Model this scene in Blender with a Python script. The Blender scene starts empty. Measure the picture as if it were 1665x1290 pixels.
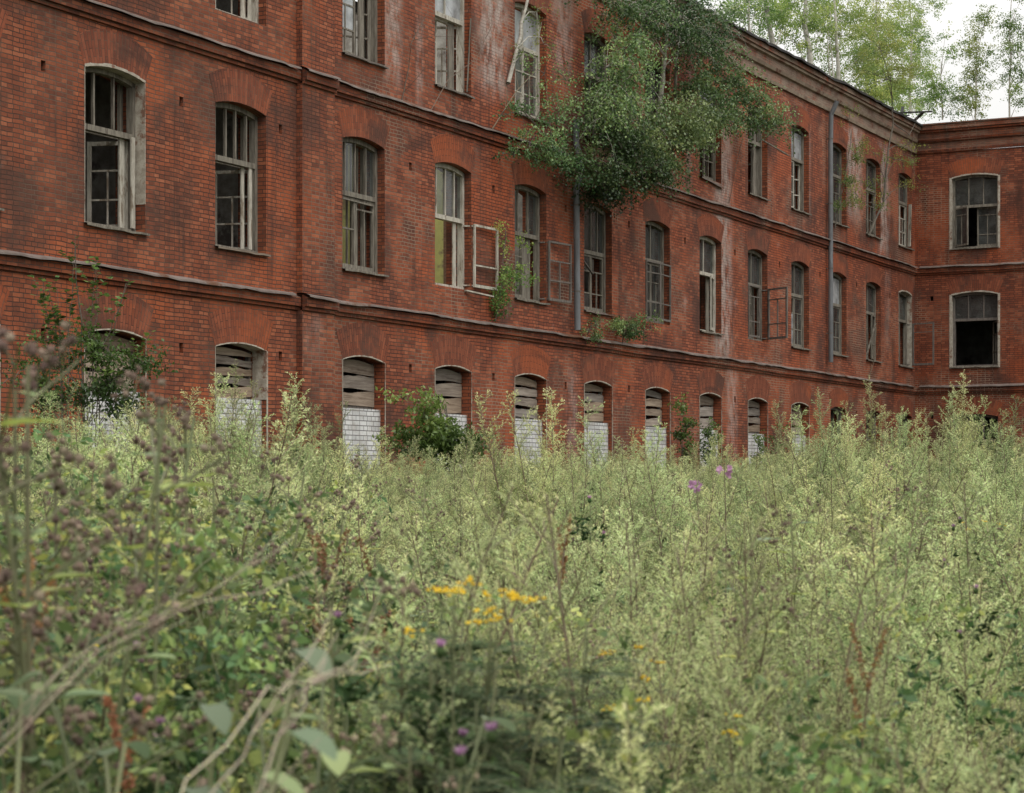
import bpy, math, random
import numpy as np
from mathutils import Matrix, Vector, Euler

# ------------------------------------------------------------------ camera, sky, sun
C = bpy.context.scene.collection
sc = bpy.context.scene
R = math.radians
F, CX, HY, EYE = 3469.0, 832.0, 793.0, 1.75        # focal length and horizon in photo pixels, eye height
cam_d = bpy.data.cameras.new('camera')
cam = bpy.data.objects.new('camera', cam_d); C.objects.link(cam)
cam.location = (0, 0, EYE); cam.rotation_euler = (R(90), 0, 0)
cam_d.sensor_width = 36; cam_d.lens = F / 1665 * 36
cam_d.shift_y = 148 / 1665
cam_d.clip_start = 0.1; cam_d.clip_end = 2000
cam_d.dof.use_dof = True; cam_d.dof.focus_distance = 40; cam_d.dof.aperture_fstop = 7.1
sc.camera = cam
SUN_EL, SUN_AZ = 52, 150          # azimuth clockwise from +Y
w = bpy.data.worlds.new("World"); sc.world = w; w.use_nodes = True
nt = w.node_tree; nt.nodes.clear()
def N(t, k, **kw):
    n = t.nodes.new(k)
    for a, b in kw.items():
        if a.startswith('i_'): n.inputs[a[2:].replace('_', ' ')].default_value = b
        else: setattr(n, a, b)
    return n
sky = N(nt, 'ShaderNodeTexSky', sky_type='NISHITA', sun_disc=False, sun_elevation=R(SUN_EL), sun_rotation=R(SUN_AZ), dust_density=6.0)
bw = N(nt, 'ShaderNodeRGBToBW')
tc = N(nt, 'ShaderNodeTexCoord'); sp = N(nt, 'ShaderNodeSeparateXYZ')
nt.links.new(tc.outputs['Generated'], sp.inputs[0])
mr = N(nt, 'ShaderNodeMapRange'); mr.inputs[1].default_value = 0; mr.inputs[2].default_value = 1
mr.inputs[3].default_value = 6.8; mr.inputs[4].default_value = 27.0
nt.links.new(sp.outputs[2], mr.inputs[0])
cn = N(nt, 'ShaderNodeTexNoise'); cn.inputs['Scale'].default_value = 2.2; cn.inputs['Detail'].default_value = 4
mp = N(nt, 'ShaderNodeMapping'); mp.inputs['Scale'].default_value = (1, 1, 3.2)
nt.links.new(tc.outputs['Generated'], mp.inputs[0]); nt.links.new(mp.outputs[0], cn.inputs['Vector'])
mr2 = N(nt, 'ShaderNodeMapRange'); mr2.inputs[1].default_value = .3; mr2.inputs[2].default_value = .7
mr2.inputs[3].default_value = .93; mr2.inputs[4].default_value = 1.07
nt.links.new(cn.outputs[0], mr2.inputs[0])
mu = N(nt, 'ShaderNodeMath', operation='MULTIPLY'); nt.links.new(mr.outputs[0], mu.inputs[0]); nt.links.new(mr2.outputs[0], mu.inputs[1])
vc = N(nt, 'ShaderNodeVectorMath', operation='SCALE'); vc.inputs[0].default_value = (1.0, .988, .962)
nt.links.new(mu.outputs[0], vc.inputs['Scale'])
mx = N(nt, 'ShaderNodeMix', data_type='RGBA'); mx.inputs[0].default_value = .93      # cloud cover over the clear sky
nt.links.new(sky.outputs[0], mx.inputs[6]); nt.links.new(vc.outputs[0], mx.inputs[7])
bg = N(nt, 'ShaderNodeBackground'); bg.inputs[1].default_value = 0.10
nt.links.new(mx.outputs[2], bg.inputs[0])
wo = N(nt, 'ShaderNodeOutputWorld'); nt.links.new(bg.outputs[0], wo.inputs[0])
sd = bpy.data.lights.new('sun', 'SUN'); sd.energy = 0.8; sd.angle = R(25); sd.color = (1, .97, .92)
so = bpy.data.objects.new('sun', sd); C.objects.link(so)
az = R(SUN_AZ); el = R(SUN_EL)
sdir = Vector((math.sin(az) * math.cos(el), math.cos(az) * math.cos(el), math.sin(el)))
so.rotation_euler = sdir.to_track_quat('Z', 'Y').to_euler(); so.location = (20, -20, 40)
sc.view_settings.view_transform = 'Standard'; sc.view_settings.look = 'None'
sc.view_settings.exposure = 0.0; sc.view_settings.gamma = 1
sc.cycles.max_bounces = 7; sc.cycles.diffuse_bounces = 2; sc.cycles.transparent_max_bounces = 10
sc.cycles.caustics_reflective = False; sc.cycles.caustics_refractive = False

# ------------------------------------------------------------------ placing
TH = R(27.0); CW = 24.48                     # long wing runs away at 27 degrees
CT, ST = math.cos(TH), math.sin(TH)
S0 = 60.0                                    # wall metre at which the building's base point stands
CORNER = 85.7
B_LOC = (-CW + S0 * ST, S0 * CT, 0.0); B_ROT = R(90) - TH
def W(x, y, out=0.0):                        # photo pixel on a sheet 'out' metres before the long wall
    c = CW - out / CT
    Z = F * c / (2600 - x)
    return Vector(((x - CX) / F * Z, Z, EYE + (HY - y) * Z / F))
def P(x, y, Z):
    return Vector(((x - CX) / F * Z, Z, EYE + (HY - y) * Z / F))
def SW(x, y, out=0.0):                       # the same on the short wing
    xc, zc = -CW + CORNER * ST, CORNER * CT
    xc -= out * ST; zc -= out * CT
    k = (x - CX) / F
    t = (k * zc - xc) / (CT + k * ST)
    Z = zc - t * ST
    return Vector((k * Z, Z, EYE + (HY - y) * Z / F))

def sstep(a, b, x):
    t = min(1, max(0, (x - a) / (b - a))); return t * t * (3 - 2 * t)
def ground_z(x, y):
    return .92 * sstep(7, 34, y) + .05 * math.sin(x * .7 + 1) * math.sin(y * .45) + .03 * math.sin(x * 1.9 + y * 1.3)

# ------------------------------------------------------------------ materials
def newmat(name):
    m = bpy.data.materials.new(name); m.use_nodes = True
    t = m.node_tree; t.nodes.clear()
    o = N(t, 'ShaderNodeOutputMaterial'); b = N(t, 'ShaderNodeBsdfPrincipled')
    t.links.new(b.outputs[0], o.inputs[0])
    return m, t, b, o
def noise(t, vec, scale, detail=4, rough=.55, off=None):
    n = N(t, 'ShaderNodeTexNoise'); n.inputs['Scale'].default_value = scale
    n.inputs['Detail'].default_value = detail; n.inputs['Roughness'].default_value = rough
    if off is not None:
        a = N(t, 'ShaderNodeVectorMath', operation='ADD'); a.inputs[1].default_value = off
        t.links.new(vec, a.inputs[0]); vec = a.outputs[0]
    if vec is not None: t.links.new(vec, n.inputs['Vector'])
    return n.outputs[0]
def mrange(t, x, a, b, c=0., d=1.):
    n = N(t, 'ShaderNodeMapRange', interpolation_type='SMOOTHSTEP')
    for i, v in enumerate((a, b, c, d)): n.inputs[i + 1].default_value = v
    t.links.new(x, n.inputs[0]); return n.outputs[0]
def mathn(t, op, a, b=None):
    n = N(t, 'ShaderNodeMath', operation=op)
    for i, x in enumerate((a, b)):
        if x is None: continue
        if isinstance(x, (int, float)): n.inputs[i].default_value = x
        else: t.links.new(x, n.inputs[i])
    return n.outputs[0]
def mixc(t, f, a, b, mode='MIX'):
    n = N(t, 'ShaderNodeMix', data_type='RGBA', blend_type=mode)
    for i, x in ((0, f), (6, a), (7, b)):
        if isinstance(x, (int, float)): n.inputs[i].default_value = x
        elif isinstance(x, tuple): n.inputs[i].default_value = x + (1,) if len(x) == 3 else x
        else: t.links.new(x, n.inputs[i])
    return n.outputs[2]
def ramp(t, f, stops):
    n = N(t, 'ShaderNodeValToRGB'); e = n.color_ramp.elements
    while len(e) < len(stops): e.new(.5)
    for k, (p, c) in zip(e, stops): k.position = p; k.color = c + (1,)
    t.links.new(f, n.inputs[0]); return n.outputs[0]
def scaled(t, vec, s):
    n = N(t, 'ShaderNodeMapping'); n.inputs['Scale'].default_value = s
    t.links.new(vec, n.inputs[0]); return n.outputs[0]

# white salt stains: centre u, half width, z bottom, z top, strength
STAINS = [(48.6, .5, 9.9, 13.0, .75), (49.7, .22, 9.6, 11.5, .5), (53.0, 1.0, 10.4, 13.6, .95), (56.6, .8, 11.3, 13.6, .55),
          (66.9, .95, 5.3, 12.6, .9), (67.6, .6, 2.5, 5.2, .6), (64.4, .35, 9.6, 13.0, .45), (74.0, .5, 10, 13, .35), (78.6, 1.3, 10.5, 13.7, .85),
          (81.9, .9, 9.6, 13.4, .9), (82.4, .5, 6.5, 9.2, .25), (45.4, .5, 4.2, 5.0, .3), (59.3, .4, 9.6, 11.2, .5), (73.4, .3, 2.9, 5.1, .6),
          (57.1, .5, 1.5, 4.4, .45)]
def brick_mat(name, bw_=.262, rh=.0745, mortar=.0085, base=1.0, stains=True, grey=0.0, radial=False, red=0.0):
    m, t, b, o = newmat(name)
    uv = N(t, 'ShaderNodeUVMap').outputs[0]
    wob = N(t, 'ShaderNodeTexNoise'); wob.inputs['Scale'].default_value = 2.3; wob.inputs['Detail'].default_value = 3
    t.links.new(uv, wob.inputs['Vector'])
    v1 = N(t, 'ShaderNodeVectorMath', operation='SUBTRACT'); v1.inputs[1].default_value = (.5, .5, .5); t.links.new(wob.outputs[1], v1.inputs[0])
    v2 = N(t, 'ShaderNodeVectorMath', operation='SCALE'); v2.inputs['Scale'].default_value = .05; t.links.new(v1.outputs[0], v2.inputs[0])
    v3 = N(t, 'ShaderNodeVectorMath', operation='ADD'); t.links.new(uv, v3.inputs[0]); t.links.new(v2.outputs[0], v3.inputs[1])
    br = N(t, 'ShaderNodeTexBrick')
    br.offset = .5; br.squash = .55 if not radial else 1; br.squash_frequency = 2
    t.links.new(v3.outputs[0], br.inputs['Vector'])
    br.inputs['Scale'].default_value = 1; br.inputs['Brick Width'].default_value = bw_; br.inputs['Row Height'].default_value = rh
    br.inputs['Mortar Size'].default_value = mortar; br.inputs['Mortar Smooth'].default_value = .25
    br.inputs['Color1'].default_value = (0, 0, 0, 1); br.inputs['Color2'].default_value = (1, 1, 1, 1); br.inputs['Mortar'].default_value = (.5, .5, .5, 1)
    s = base
    if radial:
        col = ramp(t, br.outputs[0], [(0, (.175*s, .050*s, .028*s)), (.5, (.235*s, .064*s, .034*s)), (1, (.30*s, .088*s, .046*s))])
    else:
        col = ramp(t, br.outputs[0], [(0, (.155*s, .048*s, .027*s)), (.25, (.215*s, .060*s, .031*s)), (.65, (.265*s, .074*s, .036*s)), (1, (.36*s, .115*s, .058*s))])
    # per place colour of the firing: orange and brown patches
    n1 = noise(t, uv, .33, 5, .6)
    col = mixc(t, mrange(t, n1, .48, .62), col, mixc(t, .6, col, (.40*s, .090*s, .030*s)))
    n2 = noise(t, uv, .55, 6, .65, (31, 7, 0))
    col = mixc(t, mathn(t, 'MULTIPLY', mrange(t, n2, .48, .64), .85), col, (.095*s, .042*s, .030*s))
    sx = N(t, 'ShaderNodeSeparateXYZ'); t.links.new(uv, sx.inputs[0]); U, V = sx.outputs[0], sx.outputs[1]
    # the near end is browner
    near = mathn(t, 'MULTIPLY', mrange(t, U, 54, 40), .45)
    col = mixc(t, near, col, mixc(t, 1.0, col, (.84, .98, .98), 'MULTIPLY'))
    # soot streaks running down
    n3 = noise(t, scaled(t, uv, (2.2, .22, 1)), 1.0, 5, .6, (5, 50, 0))
    col = mixc(t, mathn(t, 'MULTIPLY', mrange(t, n3, .54, .72), .7), col, (.060*s, .028*s, .020*s))
    n4 = noise(t, uv, 9, 5, .7)
    col = mixc(t, .5, col, mixc(t, 1.0, col, ramp(t, n4, [(.25, (.66, .62, .60)), (.55, (1, 1, 1)), (.8, (1.35, 1.32, 1.3))]), 'MULTIPLY'))
    nm = noise(t, uv, .45, 4, .6, (77, 3, 0))
    mcol = mixc(t, mrange(t, nm, .44, .62), (.055, .028, .020), (.29, .21, .15))
    mcol = mixc(t, mathn(t, 'MULTIPLY', near, 1.6), mcol, (.062, .035, .025))
    col = mixc(t, br.outputs['Fac'], col, mcol)
    if stains:
        tot = None
        for (u0, wd, z0, z1, st) in STAINS:
            a = mathn(t, 'ABSOLUTE', mathn(t, 'SUBTRACT', U, u0))
            a = mrange(t, a, wd, wd * .25)
            a = mathn(t, 'MULTIPLY', a, mrange(t, V, z0 - .3, z0 + .6))
            a = mathn(t, 'MULTIPLY', a, mrange(t, V, z1 + .4, z1 - .3))
            a = mathn(t, 'MULTIPLY', a, st)
            tot = a if tot is None else mathn(t, 'MAXIMUM', tot, a)
        ns = noise(t, scaled(t, uv, (1.4, .7, 1)), 2.4, 6, .7, (9, 9, 0))
        msk = mathn(t, 'MULTIPLY', tot, mrange(t, ns, .36, .60))
        ng = noise(t, uv, .8, 6, .75, (3, 90, 0))
        msk = mathn(t, 'MAXIMUM', msk, mathn(t, 'MULTIPLY', mrange(t, ng, .60, .78), .42))
        dirty = mixc(t, mathn(t, 'MULTIPLY', br.outputs['Fac'], .75), (.47, .41, .37), (.22, .17, .14))
        col = mixc(t, mathn(t, 'MULTIPLY', msk, .78), col, dirty)
    if grey:
        ngr = noise(t, uv, 1.3, 5, .65, (1, 2, 0))
        col = mixc(t, mathn(t, 'MULTIPLY', mrange(t, ngr, .3, .6), grey), col, (.27, .215, .165))
    t.links.new(col, b.inputs['Base Color'])
    b.inputs['Roughness'].default_value = .9; b.inputs['Specular IOR Level'].default_value = .25
    hgt = mathn(t, 'ADD', mathn(t, 'MULTIPLY', br.outputs['Fac'], -1.0), mathn(t, 'MULTIPLY', noise(t, uv, 24, 4, .7), .5))
    hgt = mathn(t, 'ADD', hgt, mathn(t, 'MULTIPLY', br.outputs[0], .35))
    bp = N(t, 'ShaderNodeBump'); bp.inputs['Strength'].default_value = .75; bp.inputs['Distance'].default_value = .014
    t.links.new(hgt, bp.inputs['Height']); t.links.new(bp.outputs[0], b.inputs['Normal'])
    return m
def rough_mat(name, c1, c2, scale=6, stretch=(1, 1, 1), rough=.85, bump=.4, c3=None, dist=.01, spec=.25, metal=0, rand=0):
    m, t, b, o = newmat(name)
    tcn = N(t, 'ShaderNodeTexCoord').outputs['Object']
    v = scaled(t, tcn, stretch)
    n1 = noise(t, v, scale, 6, .68)
    col = mixc(t, mrange(t, n1, .35, .65), c1, c2)
    if c3: col = mixc(t, mrange(t, noise(t, v, scale * .37, 5, .7, (4, 8, 1)), .55, .64), col, c3)
    if rand:
        oi = N(t, 'ShaderNodeObjectInfo'); hs = N(t, 'ShaderNodeHueSaturation'); t.links.new(col, hs.inputs['Color'])
        t.links.new(mrange(t, oi.outputs['Random'], 0, 1, 1 - rand, 1 + rand), hs.inputs['Value']); t.links.new(mrange(t, mathn(t, 'FRACT', mathn(t, 'MULTIPLY', oi.outputs['Random'], 5.7)), 0, 1, .6, 1.25), hs.inputs['Saturation']); col = hs.outputs[0]
    t.links.new(col, b.inputs['Base Color']); b.inputs['Roughness'].default_value = rough
    b.inputs['Specular IOR Level'].default_value = spec; b.inputs['Metallic'].default_value = metal
    bp = N(t, 'ShaderNodeBump'); bp.inputs['Strength'].default_value = bump; bp.inputs['Distance'].default_value = dist
    t.links.new(noise(t, v, scale * 3, 5, .7), bp.inputs['Height']); t.links.new(bp.outputs[0], b.inputs['Normal'])
    return m
def leaf_mat(name, stops, trans=.3, rough=.55, var=.25):
    m, t, b, o = newmat(name)
    at = N(t, 'ShaderNodeAttribute'); at.attribute_name = 'tint'
    col = ramp(t, at.outputs['Fac'], stops)
    oi = N(t, 'ShaderNodeObjectInfo')
    k = N(t, 'ShaderNodeMapRange'); k.inputs[3].default_value = 1 - var; k.inputs[4].default_value = 1 + var
    t.links.new(oi.outputs['Random'], k.inputs[0])
    hs = N(t, 'ShaderNodeHueSaturation'); t.links.new(col, hs.inputs['Color'])
    t.links.new(mrange(t, mathn(t, 'FRACT', mathn(t, 'MULTIPLY', oi.outputs['Random'], 7.3)), 0, 1, .5 - var * .07, .5 + var * .05), hs.inputs['Hue']); t.links.new(k.outputs[0], hs.inputs['Value'])
    t.links.new(hs.outputs[0], b.inputs['Base Color']); b.inputs['Roughness'].default_value = rough
    b.inputs['Specular IOR Level'].default_value = .35
    if trans:
        tr = N(t, 'ShaderNodeBsdfTranslucent'); t.links.new(hs.outputs[0], tr.inputs[0])
        ms = N(t, 'ShaderNodeMixShader'); ms.inputs[0].default_value = trans
        t.links.new(b.outputs[0], ms.inputs[1]); t.links.new(tr.outputs[0], ms.inputs[2]); t.links.new(ms.outputs[0], o.inputs[0])
    return m
M = {}
M['brick'] = brick_mat('red_brick')
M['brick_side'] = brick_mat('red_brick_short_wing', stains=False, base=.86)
M['arch'] = brick_mat('gauged_arch_brick', bw_=.30, rh=.078, mortar=.0055, stains=False, radial=True, base=1.0)
M['corbel'] = brick_mat('corbel_brick', stains=False, base=.7)
M['cornice'] = brick_mat('weathered_cornice_brick', stains=False, base=.9, grey=.8)
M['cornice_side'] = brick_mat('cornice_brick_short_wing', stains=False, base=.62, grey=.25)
M['fillet'] = rough_mat('weathered_lime_render', (.30, .24, .18), (.20, .145, .105), 3, c3=(.14, .075, .05))
M['inside_brick'] = rough_mat('bare_inner_brick', (.30, .19, .13), (.19, .11, .075), 9, stretch=(1, 1, 3))
M['flash'] = rough_mat('rusty_sheet_metal', (.135, .105, .09), (.21, .17, .15), 2.5, c3=(.12, .055, .03), rough=.6)
M['roof_edge'] = rough_mat('black_roofing_felt', (.02, .02, .02), (.05, .047, .044), 3, rough=.8)
M['roof_metal'] = rough_mat('pale_sheet_roof', (.35, .36, .36), (.22, .22, .22), 1.2, rough=.5)
M['plaster'] = rough_mat('dirty_plaster', (.36, .345, .31), (.20, .18, .16), 2.5, c3=(.12, .10, .09))
M['reveal'] = rough_mat('limewashed_reveal', (.46, .42, .35), (.30, .26, .21), 7, c3=(.20, .11, .075), bump=.8)
M['yellow'] = rough_mat('yellow_wall_paint', (.74, .72, .28), (.60, .58, .24), 2, c3=(.34, .26, .18))
M['wood_old'] = rough_mat('grey_weathered_wood', (.24, .215, .175), (.12, .105, .085), 9, stretch=(2, 2, .25), c3=(.09, .075, .06))
M['wood_paint'] = rough_mat('peeling_white_paint', (.50, .47, .40), (.33, .30, .25), 7, stretch=(2, 2, .5), c3=(.20, .16, .12))
M['wood_dark'] = rough_mat('dark_rotten_wood', (.10, .088, .078), (.18, .155, .135), 9, stretch=(2, 2, .3))
M['board'] = rough_mat('raw_plank', (.32, .26, .205), (.205, .16, .125), 5, stretch=(.35, 1, 5), c3=(.14, .10, .075), bump=.6, rand=.28)
M['pipe'] = rough_mat('grey_painted_pipe', (.17, .18, .19), (.12, .125, .13), 3, stretch=(1, 1, .4), c3=(.20, .21, .22), rough=.45)
M['dark'] = rough_mat('dark_void', (.012, .011, .01), (.02, .018, .016), 3)
def glass_mat(name, alpha, dust_or_sky):
    m, t, b, o = newmat(name)
    tcn = N(t, 'ShaderNodeTexCoord').outputs['Object']
    n1 = noise(t, tcn, 1.7, 5, .6)
    t.links.new(mixc(t, mrange(t, n1, .35, .65), dust_or_sky, tuple(x * .55 for x in dust_or_sky)), b.inputs['Base Color'])
    b.inputs['Roughness'].default_value = .13; b.inputs['Specular IOR Level'].default_value = .8
    tr = N(t, 'ShaderNodeBsdfTransparent'); tr.inputs[0].default_value = (.8, .85, .84, 1)
    ms = N(t, 'ShaderNodeMixShader'); t.links.new(mrange(t, n1, .3, .7, 1 - alpha - .1, 1 - alpha + .12), ms.inputs[0])
    t.links.new(b.outputs[0], ms.inputs[1]); t.links.new(tr.outputs[0], ms.inputs[2]); t.links.new(ms.outputs[0], o.inputs[0])
    bp = N(t, 'ShaderNodeBump'); bp.inputs['Strength'].default_value = .15; bp.inputs['Distance'].default_value = .01
    t.links.new(noise(t, tcn, 1.1, 2), bp.inputs['Height']); t.links.new(bp.outputs[0], b.inputs['Normal'])
    return m
M['glass'] = glass_mat('dusty_window_glass', .62, (.10, .105, .10))
M['glass_sky'] = glass_mat('sky_pale_window_glass', .85, (.42, .44, .45))  # pale sky showing in the panes put into the glass colour
m, t, b, o = newmat('white_glazed_brick'); M['tile'] = m
uv = N(t, 'ShaderNodeUVMap').outputs[0]; br = N(t, 'ShaderNodeTexBrick'); t.links.new(uv, br.inputs['Vector'])
br.squash = .55; br.squash_frequency = 2
for k, v in (('Scale', 1), ('Brick Width', .27), ('Row Height', .098), ('Mortar Size', .009), ('Mortar Smooth', .15)): br.inputs[k].default_value = v
br.inputs['Color1'].default_value = (.52, .53, .53, 1); br.inputs['Color2'].default_value = (.70, .70, .69, 1); br.inputs['Mortar'].default_value = (.13, .125, .125, 1)
c = mixc(t, mathn(t, 'MULTIPLY', mrange(t, noise(t, uv, 2.2, 6, .7), .45, .68), .6), br.outputs[0], (.30, .27, .23))
c = mixc(t, mathn(t, 'MULTIPLY', mrange(t, noise(t, scaled(t, uv, (5, .8, 1)), 1.5, 6, .7, (3, 3, 0)), .52, .70), .55), c, (.20, .15, .12))
c = mixc(t, mrange(t, noise(t, uv, 11, 4, .7, (8, 1, 0)), .67, .70), c, (.24, .10, .06))
t.links.new(c, b.inputs['Base Color']); b.inputs['Roughness'].default_value = .35
bp = N(t, 'ShaderNodeBump'); bp.inputs['Strength'].default_value = .6; bp.inputs['Distance'].default_value = .01; bp.invert = True
t.links.new(br.outputs['Fac'], bp.inputs['Height']); t.links.new(bp.outputs[0], b.inputs['Normal'])

# ------------------------------------------------------------------ mesh helpers
class MB:
    def __init__(s): s.v = []; s.f = []; s.m = []; s.uv = []; s.sm = []
    def face(s, pts, m=0, uv=None, sm=False):
        n = len(s.v); s.v += [tuple(p) for p in pts]; s.f.append(tuple(range(n, n + len(pts)))); s.m.append(m); s.uv.append(uv); s.sm.append(sm)
    def box(s, x0, x1, y0, y1, z0, z1, m=0, T=None):
        p = [Vector((x, y, z)) for z in (z0, z1) for y in (y0, y1) for x in (x0, x1)]
        if T is not None: p = [T @ q for q in p]
        for q in ((0, 1, 5, 4), (1, 3, 7, 5), (3, 2, 6, 7), (2, 0, 4, 6), (4, 5, 7, 6), (2, 3, 1, 0)):
            s.face([p[i] for i in q], m)
    def beam(s, a, b, w_, d_, m=0, taper=1):
        a, b = Vector(a), Vector(b); z = (b - a); L = z.length
        q = z.to_track_quat('Z', 'Y').to_matrix().to_4x4(); q.translation = a
        s.box(-w_/2, w_/2, -d_/2, d_/2, 0, L, m, q)
    def tube(s, pts, rad, n=8, m=0, cap=True):
        pts = [Vector(p) for p in pts]; rings = []
        for i, p in enumerate(pts):
            d = (pts[min(i + 1, len(pts) - 1)] - pts[max(i - 1, 0)]).normalized()
            u = d.cross(Vector((0, 0, 1)) if abs(d.z) < .9 else Vector((1, 0, 0))).normalized(); v = d.cross(u)
            r = rad[i] if isinstance(rad, (list, tuple)) else rad
            rings.append([p + (u * math.cos(a) + v * math.sin(a)) * r for a in [2 * math.pi * k / n for k in range(n)]])
        for r0, r1 in zip(rings, rings[1:]):
            for k in range(n): s.face((r0[k], r1[k], r1[(k + 1) % n], r0[(k + 1) % n]), m, sm=True)
        if cap: s.face(rings[0], m); s.face(rings[-1][::-1], m)
    def build(s, name, mats, parent=None, loc=(0, 0, 0), rotz=0., uoff=0.):
        me = bpy.data.meshes.new(name); me.from_pydata(s.v, [], s.f)
        for k in (mats if isinstance(mats, (list, tuple)) else [mats]): me.materials.append(k)
        me.polygons.foreach_set('material_index', s.m); me.polygons.foreach_set('use_smooth', s.sm)
        ul = me.uv_layers.new(name='UVMap')
        for p, u in zip(me.polygons, s.uv):
            if u is None:
                n = p.normal; ax, ay, az_ = abs(n.x), abs(n.y), abs(n.z)
                for li in p.loop_indices:
                    c = me.vertices[me.loops[li].vertex_index].co
                    ul.data[li].uv = (c.x + uoff, c.z) if ay >= ax and ay >= az_ else ((c.y + uoff, c.z) if ax >= az_ else (c.x + uoff, c.y))
            else:
                for li, q in zip(p.loop_indices, u): ul.data[li].uv = q
        me.update()
        ob = bpy.data.objects.new(name, me); C.objects.link(ob)
        ob.location = loc; ob.rotation_euler = (0, 0, rotz)
        if parent: ob.parent = parent
        return ob
def empty(name, loc, label, cat, rotz=0, group=None):
    o = bpy.data.objects.new(name, None); C.objects.link(o); o.location = loc; o.rotation_euler = (0, 0, rotz)
    o.empty_display_size = .2
    return tag(o, label, cat, group)
def tag(o, label, cat, group=None, kind=None):
    if label: o['label'] = label
    if cat: o['category'] = cat
    if group: o['group'] = group
    if kind: o['kind'] = kind
    return o
# ------------------------------------------------------------------ the building
rnd = random.Random(7)
bld = empty('brick_building', B_LOC, 'abandoned three storey red brick building with broken windows and two wings meeting at a corner', 'building', B_ROT)
SIDE = dict(loc=(CORNER - S0, 0, 0), rotz=-math.pi / 2)      # short wing: u runs along -y, depth along +x
MAIN = dict(loc=(-S0, 0, 0), rotz=0.)
FL = [(1.9, 4.25, .10), (6.02, 8.57, .105), (10.22, 12.72, .105)]     # sill, springing, rise of the three storeys
U0, UEND = 33.0, CORNER
LEFT = [35.02, 38.70, 42.36] + [46.65 + 3.703 * i for i in range(11)]
WW = 1.62
def arcz(x, w_, h, rise): return h + rise * (1 - ((x - w_ / 2) / (w_ / 2)) ** 2)
def wall_mesh(u0, u1, z0, z1, wins, holes, depth, uoff, mats, name, wall, thick_end=False):
    """wins: list of (u_left, width); every one pierces all storeys. holes: list of (u,z,w,h)"""
    mb = MB(); NS = 10
    cols = []
    for (ul, ww) in wins: cols.append((ul, ul + ww, 'w'))
    for hu in sorted({h_[0] for h_ in holes}): cols.append((hu, hu + .11, 'h'))
    cols.sort(key=lambda c: c[0]); cur = u0
    def quadf(a, b, za, zb, y=0, m=0):
        if b - a < 1e-4 or zb - za < 1e-4: return
        if y == 0: mb.face([(a, y, za), (b, y, za), (b, y, zb), (a, y, zb)], m)
        else: mb.face([(b, y, za), (a, y, za), (a, y, zb), (b, y, zb)], m)
    for (a, b, k) in cols:
        for y, m in ((0, 0), (depth, 1)): quadf(cur, a, z0, z1, y, m)
        if k == 'w':
            lo = z0
            ww = b - a
            for fi, (zs, zt, rise) in enumerate(FL):
                for y, m in ((0, 0), (depth, 1)): quadf(a, b, lo, zs, y, m)
                nxt = FL[fi + 1][0] if fi < 2 else z1
                mid = zt + rise + .02
                for i in range(NS):
                    xa, xb = ww * i / NS, ww * (i + 1) / NS
                    za, zb = arcz(xa, ww, zt, rise), arcz(xb, ww, zt, rise)
                    mb.face([(a + xa, 0, za), (a + xb, 0, zb), (a + xb, 0, mid), (a + xa, 0, mid)], 0)
                    mb.face([(a + xb, depth, zb), (a + xa, depth, za), (a + xa, depth, mid), (a + xb, depth, mid)], 1)
                    mb.face([(a + xa, depth, za), (a + xb, depth, zb), (a + xb, 0, zb), (a + xa, 0, za)], 0)
                lo = mid
                mb.face([(a, depth, zs), (a, 0, zs), (a, 0, zt), (a, depth, zt)], 0)
                mb.face([(b, 0, zs), (b, depth, zs), (b, depth, zt), (b, 0, zt)], 0)
                mb.face([(a, 0, zs), (a, depth, zs), (b, depth, zs), (b, 0, zs)], 0)
            for y, m in ((0, 0), (depth, 1)): quadf(a, b, lo, z1, y, m)
        else:
            hs = [(hz, hh) for (hu, hz, hw, hh) in holes if abs(hu - a) < 1e-6]
            lo = z0
            for hz, hh in sorted(hs):
                quadf(a, b, lo, hz); lo = hz + hh; d = .24
                mb.face([(a, d, hz), (a, 0, hz), (a, 0, lo), (a, d, lo)], 0); mb.face([(b, 0, hz), (b, d, hz), (b, d, lo), (b, 0, lo)], 0)
                mb.face([(a, 0, hz), (a, d, hz), (b, d, hz), (b, 0, hz)], 0); mb.face([(a, d, lo), (a, 0, lo), (b, 0, lo), (b, d, lo)], 0)
                mb.face([(a, d, hz), (b, d, hz), (b, d, lo), (a, d, lo)], 2)
            quadf(a, b, lo, z1); quadf(a, b, z0, z1, depth, 1)
        cur = b
    for y, m in ((0, 0), (depth, 1)): quadf(cur, u1, z0, z1, y, m)
    return mb.build(name, mats, bld, uoff=uoff, **wall)
holes = []
for i, u in enumerate(LEFT[:-1]):
    nu = LEFT[i + 1]
    c = (u + WW + nu) / 2 - .05
    if i == 2: c = 45.0 - .45 if False else 44.4
    for z in (8.30 + rnd.uniform(-.03, .06), 4.12 + rnd.uniform(-.05, .05)):
        holes.append((c, z, .11, .17))
wall_mesh(U0, UEND, 0, 13.68, [(u, WW) for u in LEFT], holes, .62, 0, [M['brick'], M['plaster'], M['dark']], 'wall', MAIN)
SW_W = [(1.32, 1.67), (5.1, 1.67), (8.9, 1.67), (12.7, 1.67)]
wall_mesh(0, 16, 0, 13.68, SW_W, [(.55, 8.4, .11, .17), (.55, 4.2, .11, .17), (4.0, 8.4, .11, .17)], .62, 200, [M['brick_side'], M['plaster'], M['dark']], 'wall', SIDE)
# pilaster
mb = MB(); PL0, PL1, PO = 45.0, 46.15, .13
for z0, z1 in ((0, 5.08), (5.41, 9.33), (9.66, 13.66)): mb.box(PL0, PL1, -PO, -.0005, z0, z1)
mb.build('pilaster', M['brick'], bld, **MAIN)
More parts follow.
